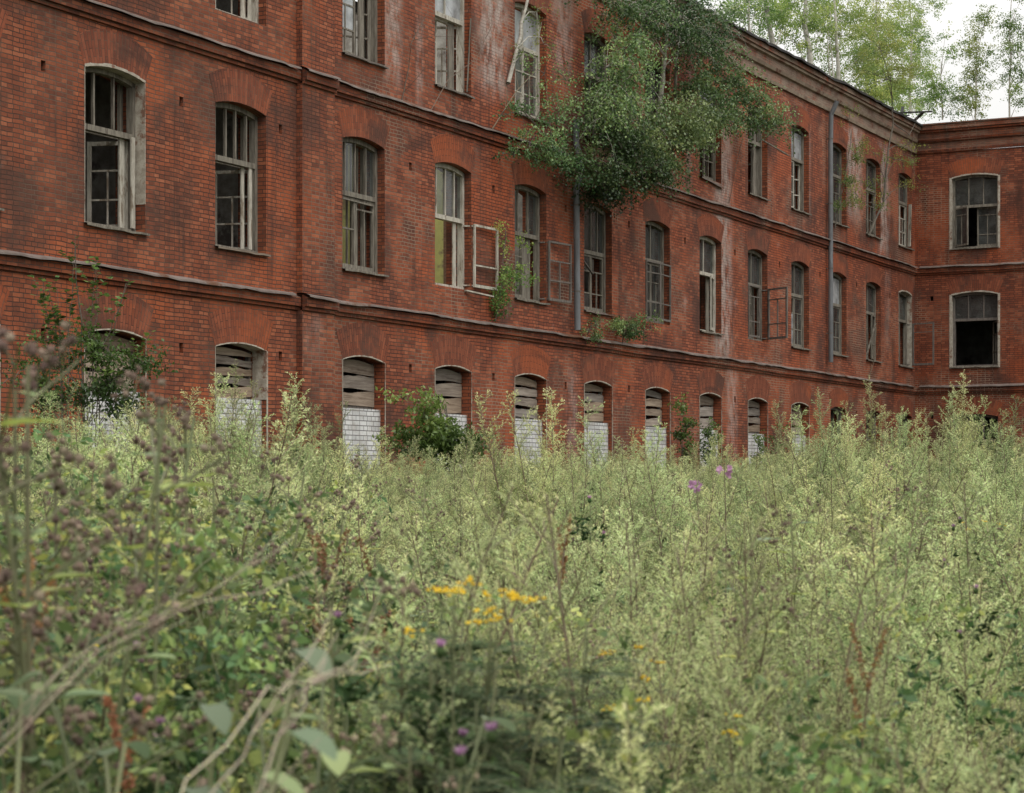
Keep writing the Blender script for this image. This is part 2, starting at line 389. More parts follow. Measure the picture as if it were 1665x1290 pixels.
# extruded bands
def band(name, prof, wall, u0, u1, mats, mi, mit0=0, mit1=0, off=0., step=1.2, jit=.006, uoff=0, seed=1, parent=None):
    """prof: list of (out, z); face k uses mats[mi[k]]; ends shear with out * mit"""
    mb = MB(); r = random.Random(seed); n = max(1, int((u1 - u0) / step)); rows = []
    for i in range(n + 1):
        u = u0 + (u1 - u0) * i / n; dz = r.uniform(-jit, jit) if 0 < i < n else 0
        sh = (mit0 if i == 0 else 0, mit1 if i == n else 0)
        rows.append([(u + o_ * sh[0] - o_ * sh[1], -(o_ + off), z + dz) for o_, z in prof])
    for a, b in zip(rows, rows[1:]):
        for k in range(len(prof) - 1):
            mb.face([a[k], b[k], b[k + 1], a[k + 1]], mi[k])
    for row, rev in ((rows[0], 1), (rows[-1], 0)):
        if not (mit0 if rev else mit1): mb.face(row[::-1] if rev else row, mi[0])
    return mb.build(name, mats, parent or bld, uoff=uoff, **wall)
for si, zt in enumerate((5.35, 9.60)):
    prof = [(0, zt - .27), (.05, zt - .265), (.05, zt - .20), (.105, zt - .195), (.105, zt - .035), (0, zt + .02)]
    mi = [0] * 5
    band('string_course', prof, MAIN, U0, PL0, [M['corbel']], mi, step=2, jit=.012, seed=si)
    band('string_course', prof, MAIN, PL0, PL1, [M['corbel']], mi, off=PO, step=1, seed=si + 3)
    band('string_course', prof, MAIN, PL1, UEND, [M['corbel']], mi, mit1=1, step=2, jit=.014, seed=si + 5)
    band('string_course', prof, SIDE, 0, 16, [M['corbel']], mi, mit0=1, step=2, jit=.006, seed=si + 7, uoff=200)
    # bent, lifted flashing sheets lying on the course
    def flashing(wall, u0, u1, off, seed):
        r = random.Random(seed); mb = MB(); u = u0; prev = None
        wz = 0
        while u < u1:
            step = min(r.uniform(.18, .4), u1 - u)
            wz = wz * .6 + r.uniform(-.016, .018); o_ = .175 + r.uniform(-.012, .02)
            row = [(u, -off, zt + .05 + wz * .3), (u, -(off + o_ * .6), zt + .03 + wz * .6), (u, -(off + o_), zt - .005 + wz), (u, -(off + o_ + .004), zt - .035 + wz)]
            if prev:
                for k in range(3): mb.face([prev[k + 1], row[k + 1], row[k], prev[k]], 0, sm=False)
            prev = row; u += max(step, .02)
            if u1 - u < .03: break
        return mb.build('flashing', M['flash'], bld, **wall)
    flashing(MAIN, U0, PL0 - .01, 0, si + 20); flashing(MAIN, PL0 - .02, PL1 + .02, PO, si + 21); flashing(MAIN, PL1 + .03, UEND - .2, 0, si + 22); flashing(SIDE, .2, 16, 0, si + 23)
zc = 13.68
prof = [(0, zc), (.07, zc), (.09, zc + .10), (.05, zc + .12), (.05, zc + .36), (.13, zc + .38), (.17, zc + .47), (.13, zc + .49), (.15, zc + .68), (.24, zc + .71), (.24, zc + .78), (.30, zc + .79), (.30, zc + .94), (0, zc + .97)]
mi = [1, 1, 1, 0, 1, 1, 1, 0, 1, 1, 0, 0, 0]
band('cornice', prof, MAIN, U0, UEND, [M['cornice'], M['fillet']], mi, mit1=1, step=1.5, jit=.01)
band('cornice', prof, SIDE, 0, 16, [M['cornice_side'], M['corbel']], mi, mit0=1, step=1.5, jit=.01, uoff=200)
# dentil blocks on the long cornice
# roof
mb = MB(); r = random.Random(3)
prev = None; u = U0
while u < UEND - .3:
    st = r.uniform(.3, .8); o_ = .40 + r.uniform(-.05, .05); z = zc + .98 + r.uniform(-.02, .03)
    row = [(u, 7.5, z + .25), (u, -.1, z + .01), (u, -o_, z), (u, -o_, z - .055 - r.uniform(0, .035)), (u, -.30, z - .03)]
    if prev:
        for k in range(4):
            if k == 0 and 45.9 < u < 56.6: continue          # roof taken as fallen in; left open to light the rooms below
            mb.face([prev[k + 1], row[k + 1], row[k], prev[k]], 0)
    prev = row; u += st
mb.build('roof', M['roof_edge'], bld, **MAIN)
mb = MB(); z = zc + .98
mb.face([(-8, 7.5, z + .5), (16, 7.5, z + .5), (16, .8, z + .2), (-8, .8, z + .2)][::-1], 1)
mb.box(-.2, 16, -.34, .8, z - .03, z + .02, 0); mb.box(.8, 16, 2.4, 2.6, z + .33, z + .42, 2)
mb.build('roof', [M['cornice_side'], M['roof_metal'], M['roof_edge']], bld, **SIDE)
mb = MB()
for k in range(9):
    a = Vector((CORNER - 2.4 + r.uniform(-.8, 2.6), r.uniform(-.5, 1.2), zc + 1.0)); b_ = a + Vector((r.uniform(-1.6, 1.8), r.uniform(-1.2, .4), r.uniform(.0, .5)))
    mb.beam(a, b_, .1, .05)
mb.build('collapsed_rafters', M['roof_edge'], bld, **MAIN)
# inside: floors, back wall, cross walls
mb = MB()
def slab(a, b_, c_, d_, z):
    mb = MB(); mb.box(a, b_, c_, d_, z, z + .18); mb.build('floor_slab', M['wood_dark'], bld, **MAIN)
for z in (1.2, 5.2, 9.42, 13.4):
    if z > 9:       # upper floors taken as fallen in; left out so light reaches these bays
        slab(U0, 45.9, .622, 7, z); slab(56.8, CORNER + .62, .622, 7, z)
    else: slab(U0, CORNER + .62, .622, 7, z)
    slab(CORNER + .622, 93, -16, 7, z)
mb = MB()
mb.box(93, 93.3, -16, 7.3, 0, 14.4); mb.box(U0 - .3, U0, 0.001, 7.3, 0, 14.4); mb.box(CORNER + .001, 93, -16.3, -16, 0, 14.4)
cur = U0
for i, u in enumerate(LEFT):       # windows of the far side let some light through the rooms
    if i in (1, 3, 4, 6, 7, 9, 11, 12):
        mb.box(cur, u, 7, 7.3, 0, 5.2 if 46 < u < 58 else 14.4)  # back wall kept low behind the open bays to let light in
        if 46 < u < 56: mb.box(u, u + 1.6, 7, 7.3, 0, 5.2); cur = u + 1.6; continue
        lo = 0
        for (zs, zt, rr) in FL[1:]: mb.box(u, u + 1.6, 7, 7.3, lo, zs); lo = zt
        mb.box(u, u + 1.6, 7, 7.3, lo, 14.4); cur = u + 1.6
mb.box(cur, 93, 7, 7.3, 0, 14.4)
mb.build('back_wall', M['plaster'], bld, **MAIN)
for u in (41.4, 45.6, 49.2, 52.9, 56.8, 64.1, 71.4, 78.9, 85.0):
    for z0, z1 in ((1.38, 5.2), (5.38, 9.42), (9.6, 13.4)):
        if z0 == 9.6 and 46 < u < 56: continue  # upper partitions left out here so light drops into the rooms below
        mb = MB()
        if (abs(u - 52.9) < .1 or abs(u - 49.2) < .1) and z0 == 5.38:
            mb.box(u, u + .3, .623, 1.2, z0, z1, 1); mb.box(u, u + .3, 1.2, 7, z0, z1, 2)
        else: mb.box(u, u + .3, .623, 7, z0, z1)
        mb.build('partition_wall', [M['plaster'], M['inside_brick'], M['yellow']], bld, **MAIN)
for q in (-8.1, -3.6):
    mb = MB(); mb.box(CORNER + .625, 93, q, q + .3, 1.4, 13.4); mb.build('partition_wall', M['plaster'], bld, **MAIN)
# downpipes
def downpipe(u, z0, z1, lean=0):
    mb = MB(); r_ = .075
    pts = [(u - lean, -.14, z0), (u - lean * .8, -.14, z0 + .5)]
    k = 8
    for i in range(1, k): pts.append((u - lean * (1 - i / k) * .8, -.14 - (.16 if abs(z0 + .5 + (z1 - z0 - .5) * i / k - 9.6) < .25 else 0), z0 + .5 + (z1 - z0 - .5) * i / k))
    pts += [(u, -.16, z1), (u, -.36, z1 + .42)] if z1 > 12 else [(u, -.14, z1)]
    mb.tube(pts, r_, 14)
    o_ = mb.build('downpipe', M['pipe'], bld, **MAIN)
    z = z0 + .9
    while z < z1:
        mb = MB(); mb.tube([(u - lean * (1 - (z - z0) / (z1 - z0)), -.14, z), (u - lean * (1 - (z - z0) / (z1 - z0)), -.14, z + .035)], .087, 14); mb.box(u - .02, u + .02, -.08, .0, z, z + .03); z += 2.05
        mb.build('pipe_clamp', M['wood_dark'], o_)
downpipe(57.0, 5.50, 10.5, lean=-.08)
downpipe(75.85, 5.72, 13.55, lean=-.03)

# ------------------------------------------------------------------ windows
def arch_fan(win, ww, h, rise, mats, sx=.20, top=.64, seed=0):
    """gauged brick arch standing 4 mm proud of the wall, splayed sides"""
    mb = MB(); NS = 14; y = -.004
    rr = (ww * ww / 4 + rise * rise) / (2 * rise); cz = h + rise - rr; cx = ww / 2
    a0 = math.asin((ww / 2) / rr); a1 = a0 * 1.10; r1 = rr + top
    def pt(t, k):
        t_ = -1 + 2 * t
        ang_i = a0 * t_; pi_ = Vector((cx + rr * math.sin(ang_i), y, cz + rr * math.cos(ang_i)))
        ox = cx + (ww / 2 + sx) * t_; zo = h + rise * .6 + top - .24 * abs(t_) ** 2.2
        return pi_.lerp(Vector((ox, y, zo)), k)
    for i in range(NS):
        ta, tb = i / NS, (i + 1) / NS
        L = ww + sx
        for (ka, kb) in ((0, .5), (.5, 1)):
            p = [pt(ta, ka), pt(tb, ka), pt(tb, kb), pt(ta, kb)]
            uvs = [(ka * top, ta * L + seed * 3.1), (ka * top, tb * L + seed * 3.1), (kb * top, tb * L + seed * 3.1), (kb * top, ta * L + seed * 3.1)]
            mb.face(p, 0, uvs)
    # soffit edge lip
    return mb.build('brick_arch', mats, win)
def sash(win, x0, x1, z0, z1, y, mat, ang=0, hinge='l', bars=(.34, .67), vbar=True, glass=None, pw=.05, name='sash', miss=(), dep=.045):
    """casement pivoting on its outer stile; ang>0 swings outward"""
    mb = MB(); w_ = x1 - x0; h_ = z1 - z0
    mb.box(0, pw, 0, dep, 0, h_); mb.box(w_ - pw, w_, 0, dep, 0, h_); mb.box(pw, w_ - pw, 0.001, dep - .001, 0, pw * 1.3); mb.box(pw, w_ - pw, 0.001, dep - .001, h_ - pw, h_)
    zs = [pw * 1.3] + [h_ * b for b in bars] + [h_ - pw]
    for b in bars: mb.box(pw, w_ - pw, .004, dep - .006, h_ * b - .016, h_ * b + .016)
    if vbar and len(bars):
        mb.box(w_ / 2 - .014, w_ / 2 + .014, .006, dep - .008, pw * 1.3, h_ * bars[-1] - .016)
    loc = (x0, y, z0); a = ang
    if hinge == 'r':
        loc = (x1, y, z0)
        mb.v = [(p[0] - w_, p[1], p[2]) for p in mb.v]; a = -ang
    ob = mb.build(name, mat, win, loc=loc, rotz=-R(a))
    if glass is not None:
        g = MB()
        for i, (a_, b_) in enumerate(zip(zs, zs[1:])):
            if i in miss: continue
            xs0, xs1 = pw, w_ - pw
            off = -w_ if hinge == 'r' else 0
            g.face([(xs0 + off, .02, a_), (xs1 + off, .02, a_), (xs1 + off, .02, b_), (xs0 + off, .02, b_)])
        if g.f:
            # the pane travels with its casement
            gp = g.build('glass_pane', glass, win, loc=loc, rotz=-R(a))
    return ob
def make_window(wall, u, zs, zt, rise, ww, st, seed):
    r = random.Random(seed); h = zt - zs
    base = wall['loc']; rz = wall['rotz']
    loc = Vector(base) + (Matrix.Rotation(rz, 3, 'Z') @ Vector((u, 0, zs)))
    frame = M[st.get('frame', 'wood_old')]; y0 = st.get('rec', .17); fw = .085
    mb = MB()
    mb.box(0.002, fw, y0, y0 + .13, 0.03, h); mb.box(ww - fw, ww - .002, y0, y0 + .13, .03, h)
    mb.box(0.002, ww - .002, y0 - .01, y0 + .14, 0.002, .075)
    tz = h * st.get('tz', .64)
    if st.get('transom', 1): mb.box(fw, ww - fw, y0 - .005, y0 + .12, tz - .05, tz + .045)
    NS = 10
    for i in range(NS):
        xa, xb = .002 + (ww - .004) * i / NS, .002 + (ww - .004) * (i + 1) / NS
        za, zb = arcz(xa, ww, h, rise) - .002, arcz(xb, ww, h, rise) - .002
        for y in (y0, y0 + .13):
            q = [(xa, y, za - .09), (xb, y, zb - .09), (xb, y, zb), (xa, y, za)]
            mb.face(q if y == y0 else q[::-1])
        mb.face([(xa, y0 + .13, za - .09), (xb, y0 + .13, zb - .09), (xb, y0, zb - .09), (xa, y0, za - .09)])
    nm = st.get('mull', 2)
    mz = []
    for k in range(nm):
        x = ww * (k + 1) / (nm + 1) + r.uniform(-.02, .02)
        mb.box(x - .02, x + .02, y0 + .03, y0 + .08, tz + .045, arcz(x, ww, h, rise) - .09); mz.append(x)
    if st.get('cmull', 0): mb.box(ww / 2 - .035, ww / 2 + .035, y0, y0 + .1, .075, tz - .05)
    win = mb.build('window', frame, bld, loc=loc, rotz=rz)
    # upper panes
    gm = M[st.get('glass', 'glass')]
    xs = [fw] + mz + [ww - fw]; miss = st.get('umiss', ())
    g = MB()
    for k, (a, b) in enumerate(zip(xs, xs[1:])):
        if k in miss: continue
        ztop = min(arcz(a, ww, h, rise), arcz(b, ww, h, rise)) - .08
        g.face([(a, y0 + .06, tz + .045), (b, y0 + .06, tz + .045), (b, y0 + .06, ztop), (a, y0 + .06, ztop)])
    if g.f: g.build('glass_pane', gm, win)
    if st.get('vslats'):           # extra vertical bars of an inner frame
        s = MB()
        for k in range(st['vslats']):
            x = .12 + (ww - .24) * (k + .5) / st['vslats']; s.beam((x + r.uniform(-.02, .02), y0 + .24, .08), (x + r.uniform(-.03, .03), y0 + .24, h), .04, .03)
        s.build('inner_frame', frame, win)
    # inner frame behind
    if st.get('inner', 1):
        s = MB(); yi = y0 + .26
        s.box(.003, .09, yi, yi + .06, .05, h); s.box(ww - .09, ww - .003, yi, yi + .06, .05, h); s.box(.09, ww - .09, yi, yi + .06, tz - .03, tz + .03)
        if st.get('inner', 1) > 1: s.box(ww / 2 - .03, ww / 2 + .03, yi, yi + .05, .05, tz - .03); s.box(.09, ww - .09, yi + .01, yi + .04, tz * .5, tz * .5 + .035)
        s.build('inner_frame', frame, win)
    z0_, z1_ = .08, tz - .055; half = (ww - 2 * fw) / 2
    for (side, ang, mat, kw) in st.get('sashes', ()):
        x0, x1 = (fw, fw + half - .004) if side == 'l' else (fw + half + .004, ww - fw)
        yy = y0 + .03
        if ang < 0: yy = y0 + .10
        if ang > 0: yy = y0 + .0
        if kw.get('face'):     # hangs on the outer edge of the reveal
            kw = dict(kw); kw.pop('face'); yy = -.03; x0, x1 = (.01, ww * .5) if side == 'l' else (ww * (1 - kw.pop('wf', .5)), ww + .02)
        kw = dict(kw); gl = kw.pop('glass', None)
        if yy == -.03 and ang > 20:          # iron arms carrying the casement out from its frame
            ha = MB(); xe = ww - .05 if side == 'r' else .05; xo = ww + .05 if side == 'r' else -.05
            for hz in (z0_ + .04, z1_ - .04): ha.beam((xe, y0, hz), (xo, -.03, hz), .035, .03)
            ha.build('hinge_arm', M[mat], win)
        sash(win, x0, x1, z0_, z1_, yy, M[mat], ang, side, glass=M[gl] if gl else None, **kw)
    if st.get('sill', 'wood_old'):
        s = MB(); a = r.uniform(-.012, .012); lo_ = st.get('silldrop', 0)
        n = 7; prev = None
        for i in range(n + 1):
            x = -.03 + (ww + .06) * i / n; wz = r.uniform(-.012, .012); yo = -.07 - r.uniform(0, .03)
            row = [(x, y0 - .012, .035), (x, yo, .0 + wz + lo_ * i / n), (x, yo, -.035 + wz + lo_ * i / n), (x, -.003, -.03)]
            if prev:
                for k in range(3): s.face([prev[k + 1], row[k + 1], row[k], prev[k]])
            prev = row
        s.build('sill', M[st.get('sill', 'wood_old')], win)
    if st.get('plaster'):
        s = MB(); t_ = .012; d0 = -.006
        s.box(ww - t_, ww - .001, d0, y0 - .002, .5 if st['plaster'] == 2 else .01, h); s.box(.001, t_, d0, y0 - .002, .01, h)
        for i in range(NS):
            xa, xb = ww * i / NS, ww * (i + 1) / NS; za, zb = arcz(xa, ww, h, rise), arcz(xb, ww, h, rise)
            s.face([(xa, y0, za - .014), (xb, y0, zb - .014), (xb, d0, zb - .014), (xa, d0, za - .014)])
            s.face([(xa, d0, za - .014), (xb, d0, zb - .014), (xb, d0, zb + .03 + r.uniform(-.01, .02)), (xa, d0, za + .03 + r.uniform(-.01, .02))])
        if st['plaster'] == 3:
            for a_, b_ in ((-.07, 0.0), (ww, ww + .07)):
                s.box(a_, b_, d0, -.001, -.04, h + .02)
        s.build('plaster_reveal', M['reveal'], win)
    arch_fan(win, ww, h, rise, M['arch'], seed=seed)
    if st.get('extra'): st['extra'](win, ww, h, tz, y0, r)
    return win
def planks(items, mat):
    def f(win, ww, h, tz, y0, r):
        for (a, b_, w_) in items:
            mb = MB(); mb.beam(a, b_, w_, .03); mb.build('loose_batten', M[mat], win)
    return f
P_ = 'wood_paint'; O_ = 'wood_old'; D_ = 'wood_dark'
SM = {   # middle storey styles by bay
 0: dict(frame=O_, mull=2, sashes=[('l', -80, O_, {}), ('r', -80, O_, {})]),
 1: dict(frame=O_, mull=2, umiss=(0, 1, 2), plaster=2, rec=.2, sill=O_, sashes=[('r', -72, P_, dict(pw=.07)), ('l', -35, O_, dict(pw=.05)), ('r', 8, P_, dict(pw=.09, bars=(), vbar=False)) ] [:2],
          extra=planks([((1.50, .17, .09), (1.50, .17, 1.62), .10), ((1.36, .30, .09), (1.36, .30, 1.62), .13)], P_)),
 2: dict(frame=O_, mull=4, umiss=(0, 1, 2, 3, 4), rec=.19, sill='board', sashes=[('l', -40, O_, {}), ('r', -75, P_, dict(pw=.06))], extra=planks([((1.42, .22, .09), (1.42, .22, 1.6), .09), ((1.28, .30, .09), (1.28, .30, 1.6), .09)], P_)),
 3: dict(frame=O_, mull=3, umiss=(0, 2), vslats=7, tz=.6, sashes=[('r', 0, O_, dict(bars=(.85,), vbar=True)), ('l', 0, O_, dict(bars=(.55,), vbar=False))], extra=planks([((.1, .2, 1.42), (1.5, .2, 1.40), .05)], O_)),
 4: dict(frame=P_, mull=3, umiss=(0,), vslats=0, glass='glass', tz=.59, sill=None, inner=0, sashes=[('r', 177, P_, dict(face=1, pw=.05, bars=(.35,), vbar=False, wf=.62)), ],
         extra=planks([((1.28, .24, .09), (1.28, .24, 1.45), .13), ((1.30, -.03, -.02), (2.1, -.28, -.10), .07)], P_)),
 5: dict(frame=O_, mull=2, umiss=(1,), tz=.60, vslats=0, inner=2, sashes=[('l', 0, O_, {}), ('r', 174, D_, dict(face=1, pw=.045, wf=.6))], sill=O_, extra=planks([((1.1, .3, .09), (1.1, .3, 1.5), .5)], 'wood_old')),
 6: dict(frame=O_, mull=3, umiss=(), glass='glass', tz=.58, inner=0, sashes=[('l', 0, O_, dict(bars=(.3, .7), vbar=False, glass='glass', miss=(1,))), ('r', 0, O_, dict(bars=(.3, .7), vbar=True))], sill='flash', extra=planks([((.15, .12, 1.25), (.7, .1, .95), .05), ((.7, .1, .95), (.75, .12, 1.3), .04)], D_)),
 7: dict(frame=O_, mull=1, umiss=(), glass='glass', inner=1, sashes=[('l', 0, O_, dict(glass='glass')), ('r', 0, O_, dict(glass='glass')), ('l', 4, D_, dict(face=1, pw=.04, bars=(.29, .8), vbar=False)), ('r', 4, D_, dict(face=1, pw=.04, bars=(.29, .8), vbar=False))], sill=None),
 8: dict(frame=P_, mull=1, umiss=(), inner=0, sashes=[('l', -70, P_, dict(bars=(.28, .6))), ('r', 15, P_, dict(pw=.06, bars=(), vbar=False))], sill=O_, extra=planks([((1.3, .3, .09), (1.3, .3, 1.6), .2)], O_)),
 9: dict(frame=O_, mull=1, glass='glass', inner=2, sashes=[('l', 0, O_, {}), ('r', 62, D_, dict(face=1, pw=.05, bars=(.3, .78))), ('l', 3, D_, dict(face=1, pw=.04, bars=(.3, .78)))], sill=None),
 10: dict(frame=O_, mull=1, glass='glass', umiss=(), inner=0, sashes=[('l', 0, O_, dict(glass='glass_sky', miss=(2,))), ('r', 0, O_, dict(glass='glass'))], sill=O_),
 11: dict(frame=O_, mull=1, glass='glass_sky', inner=2, sashes=[('r', 0, O_, dict(glass='glass')), ('l', -60, O_, {})], sill=O_),
 12: dict(frame=O_, mull=1, glass='glass', inner=2, sashes=[('l', 0, O_, {}), ('r', 10, O_, {})], sill=O_, extra=planks([((.3, .1, .1), (1.2, .05, 1.3), .05), ((.9, .12, .1), (1.0, .12, 1.6), .05)], O_)),
 13: dict(frame=O_, mull=1, glass='glass', plaster=1, inner=1, sashes=[('l', 0, O_, dict(glass='glass')), ('r', 80, D_, dict(face=1, pw=.05, bars=(.78,), vbar=False))], sill=O_),
}
STOP = {  # top storey
 0: dict(frame=O_, mull=2), 1: dict(frame=P_, mull=2, sashes=[('r', -70, P_, {})]),
 2: dict(frame=P_, mull=2, glass='glass_sky', sill=None, sashes=[('r', -50, P_, dict(pw=.07)), ('l', -20, P_, {})], extra=planks([((1.3, .3, .09), (1.3, .3, 1.6), .13)], P_)),
 3: dict(frame=O_, mull=1, glass='glass_sky', sill=D_, sashes=[('l', 0, O_, dict(glass='glass_sky', miss=(0,))), ('r', -30, O_, dict(pw=.07))], extra=planks([((1.15, .28, .09), (1.15, .28, 2.3), .2)], O_)),
 4: dict(frame=P_, mull=1, glass='glass_sky', sill=D_, sashes=[('l', -10, P_, dict(pw=.06, glass='glass_sky')), ('r', -60, P_, {})], extra=planks([((1.2, .28, .09), (1.2, .28, 1.6), .25), ((1.52, .05, .1), (1.56, -.02, 1.7), .05)], O_)),
 5: dict(frame=P_, mull=1, glass='glass_sky', sill=O_, inner=0, sashes=[('l', 0, P_, dict(glass='glass', miss=(0,))), ('r', 0, P_, dict(glass='glass'))]),
 6: dict(frame=O_, mull=1, sashes=[('l', 0, O_, {})]), 7: dict(frame=O_, mull=1, glass='glass', sashes=[('l', 0, O_, dict(glass='glass'))]),
 8: dict(frame=O_, mull=1, glass='glass_sky', sill='flash', silldrop=-.12, sashes=[('l', -60, O_, {}), ('r', 0, O_, {})]),
 9: dict(frame=O_, mull=1, umiss=(0, 1), sashes=[('r', -70, O_, dict(pw=.07))], extra=planks([((1.2, .25, .09), (1.2, .25, 1.9), .2), ((1.4, .1, 1.75), (2.2, -.45, 1.35), .05), ((.9, .22, .1), (1.0, .2, 2.0), .07)], O_)),
 10: dict(frame=O_, mull=1, glass='glass_sky', plaster=0, sashes=[('l', 0, P_, dict(glass='glass', vbar=False)), ('r', -20, P_, {})], sill=O_),
 11: dict(frame=O_, mull=1, glass='glass', sashes=[('l', 0, O_, {}), ('r', 0, O_, dict(glass='glass'))]),
 12: dict(frame=O_, mull=1, glass='glass', sashes=[('l', 0, O_, dict(glass='glass')), ('r', 0, O_, {})]),
 13: dict(frame=O_, mull=1, glass='glass', plaster=0, sashes=[('l', 0, P_, dict(glass='glass')), ('r', 0, P_, {})], extra=planks([((1.45, .05, .1), (1.5, .03, 1.6), .12)], P_)),
}
def make_boarded(wall, u, zs, zt, rise, ww, seed, nb=3, plaster=0):
    r = random.Random(seed + 50); h = zt - zs
    loc = Vector(wall['loc']) + (Matrix.Rotation(wall['rotz'], 3, 'Z') @ Vector((u, 0, zs)))
    tz = 3.34 - zs + r.uniform(-.02, .03); y0 = .22 if not plaster else .30
    mb = MB()
    mb.box(.003, .07, y0 + .04, y0 + .12, tz, h); mb.box(ww - .07, ww - .003, y0 + .04, y0 + .12, tz, h); mb.box(.07, ww - .07, y0 + .05, y0 + .11, tz, tz + .05)
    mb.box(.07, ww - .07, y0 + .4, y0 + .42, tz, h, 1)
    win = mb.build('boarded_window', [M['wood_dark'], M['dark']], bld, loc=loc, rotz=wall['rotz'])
    z = tz + .02; top = h + rise * .6
    hh = (top - z) / nb
    for k in range(nb):
        s = MB(); gap = r.uniform(.012, .075); n = 8; sag = r.uniform(-.03, .04); tilt = r.uniform(-.06, .06) 
        lo, hi = [], []
        for i in range(n + 1):
            t_ = i / n; x = .01 + (ww - .03) * t_
            lo.append((x, z + gap * .5 + tilt * (t_ - .5) + r.uniform(-.006, .006) + sag * math.sin(t_ * 3.1)))
            hi.append((x, z + hh - gap * .5 + tilt * (t_ - .5) + r.uniform(-.012, .008) - .02 * math.sin(t_ * 5 + k)))
        if k == nb - 1: hi = [(x, min(z_, arcz(x, ww, h, rise) - .06)) for x, z_ in hi]
        yf = y0 + r.uniform(0, .02)
        for i in range(n):
            a, b_, c_, d_ = (lo[i][0], yf, lo[i][1]), (lo[i + 1][0], yf, lo[i + 1][1]), (hi[i + 1][0], yf, hi[i + 1][1]), (hi[i][0], yf, hi[i][1])
            s.face([a, b_, c_, d_]); s.face([(d_[0], yf, d_[2]), (c_[0], yf, c_[2]), (c_[0], yf + .03, c_[2]), (d_[0], yf + .03, d_[2])])
            s.face([(a[0], yf + .03, a[2]), (b_[0], yf + .03, b_[2]), (b_[0], yf, b_[2]), (a[0], yf, a[2])])
        s.build('board', M['board'], win, loc=(0, 0, 0)); z += hh
    s = MB(); yt = .10
    s.box(.004, ww - .004, yt, yt + .3, -.0, tz - .01); s.build('white_brick_infill', M['tile'], win)
    s = MB()       # thin pale render edge round the opening
    wd = .016 if not plaster else .012
    s.box(-wd, -.0005, -.012, -.001, 0, h)
    s.box(ww + .0005, ww + wd + .03 * plaster, -.012, -.001, 0, h)
    if plaster: s.box(ww - .014, ww - .0015, -.008, y0 - .004, tz, h)
    NS = 10
    for i in range(NS):
        xa, xb = ww * i / NS, ww * (i + 1) / NS; za, zb = arcz(xa, ww, h, rise), arcz(xb, ww, h, rise)
        s.face([(xa, -.012, za - .006), (xb, -.012, zb - .006), (xb, -.012, zb + .016 + r.uniform(-.006, .012)), (xa, -.012, za + .016)])
        s.face([(xa, y0 if plaster else .04, za - .006), (xb, y0 if plaster else .04, zb - .006), (xb, -.012, zb - .006), (xa, -.012, za - .006)])
    s.build('render_edge', M['reveal'], win)
    arch_fan(win, ww, h, rise, M['arch'], seed=seed + 9, top=.70, sx=.24)
    return win
for i, u in enumerate(LEFT):
    make_window(MAIN, u, *FL[1], WW, SM[i], 100 + i)
    make_window(MAIN, u, *FL[2], WW, STOP[i], 200 + i)
    if i < 11: make_boarded(MAIN, u, *FL[0], WW, 300 + i, nb=[3, 3, 5, 3, 3, 4, 4, 4, 3, 4, 4][i], plaster=1 if i == 2 else 0)
    else: make_window(MAIN, u, *FL[0], WW, dict(frame=D_, mull=0, umiss=(0,), sill=None, inner=1), 300 + i)
SS = [[dict(frame=D_, mull=2, sill=None, inner=0, umiss=(0, 1, 2)), dict(frame=D_, mull=2, sill=O_, inner=0, plaster=3, tz=.66, glass='glass', sashes=[('r', -62, O_, dict(bars=(.3, .7)))]),
       dict(frame=O_, mull=2, sill=O_, inner=0, plaster=3, tz=.60, glass='glass', sashes=[('l', 40, O_, dict(bars=(.8,), glass='glass')), ('r', -4, O_, dict(bars=(.3, .8), glass='glass'))])]]
for k, (u, ww) in enumerate(SW_W):
    for fi in range(3):
        make_window(SIDE, u, *FL[fi], ww, SS[0][fi], 400 + k * 3 + fi)
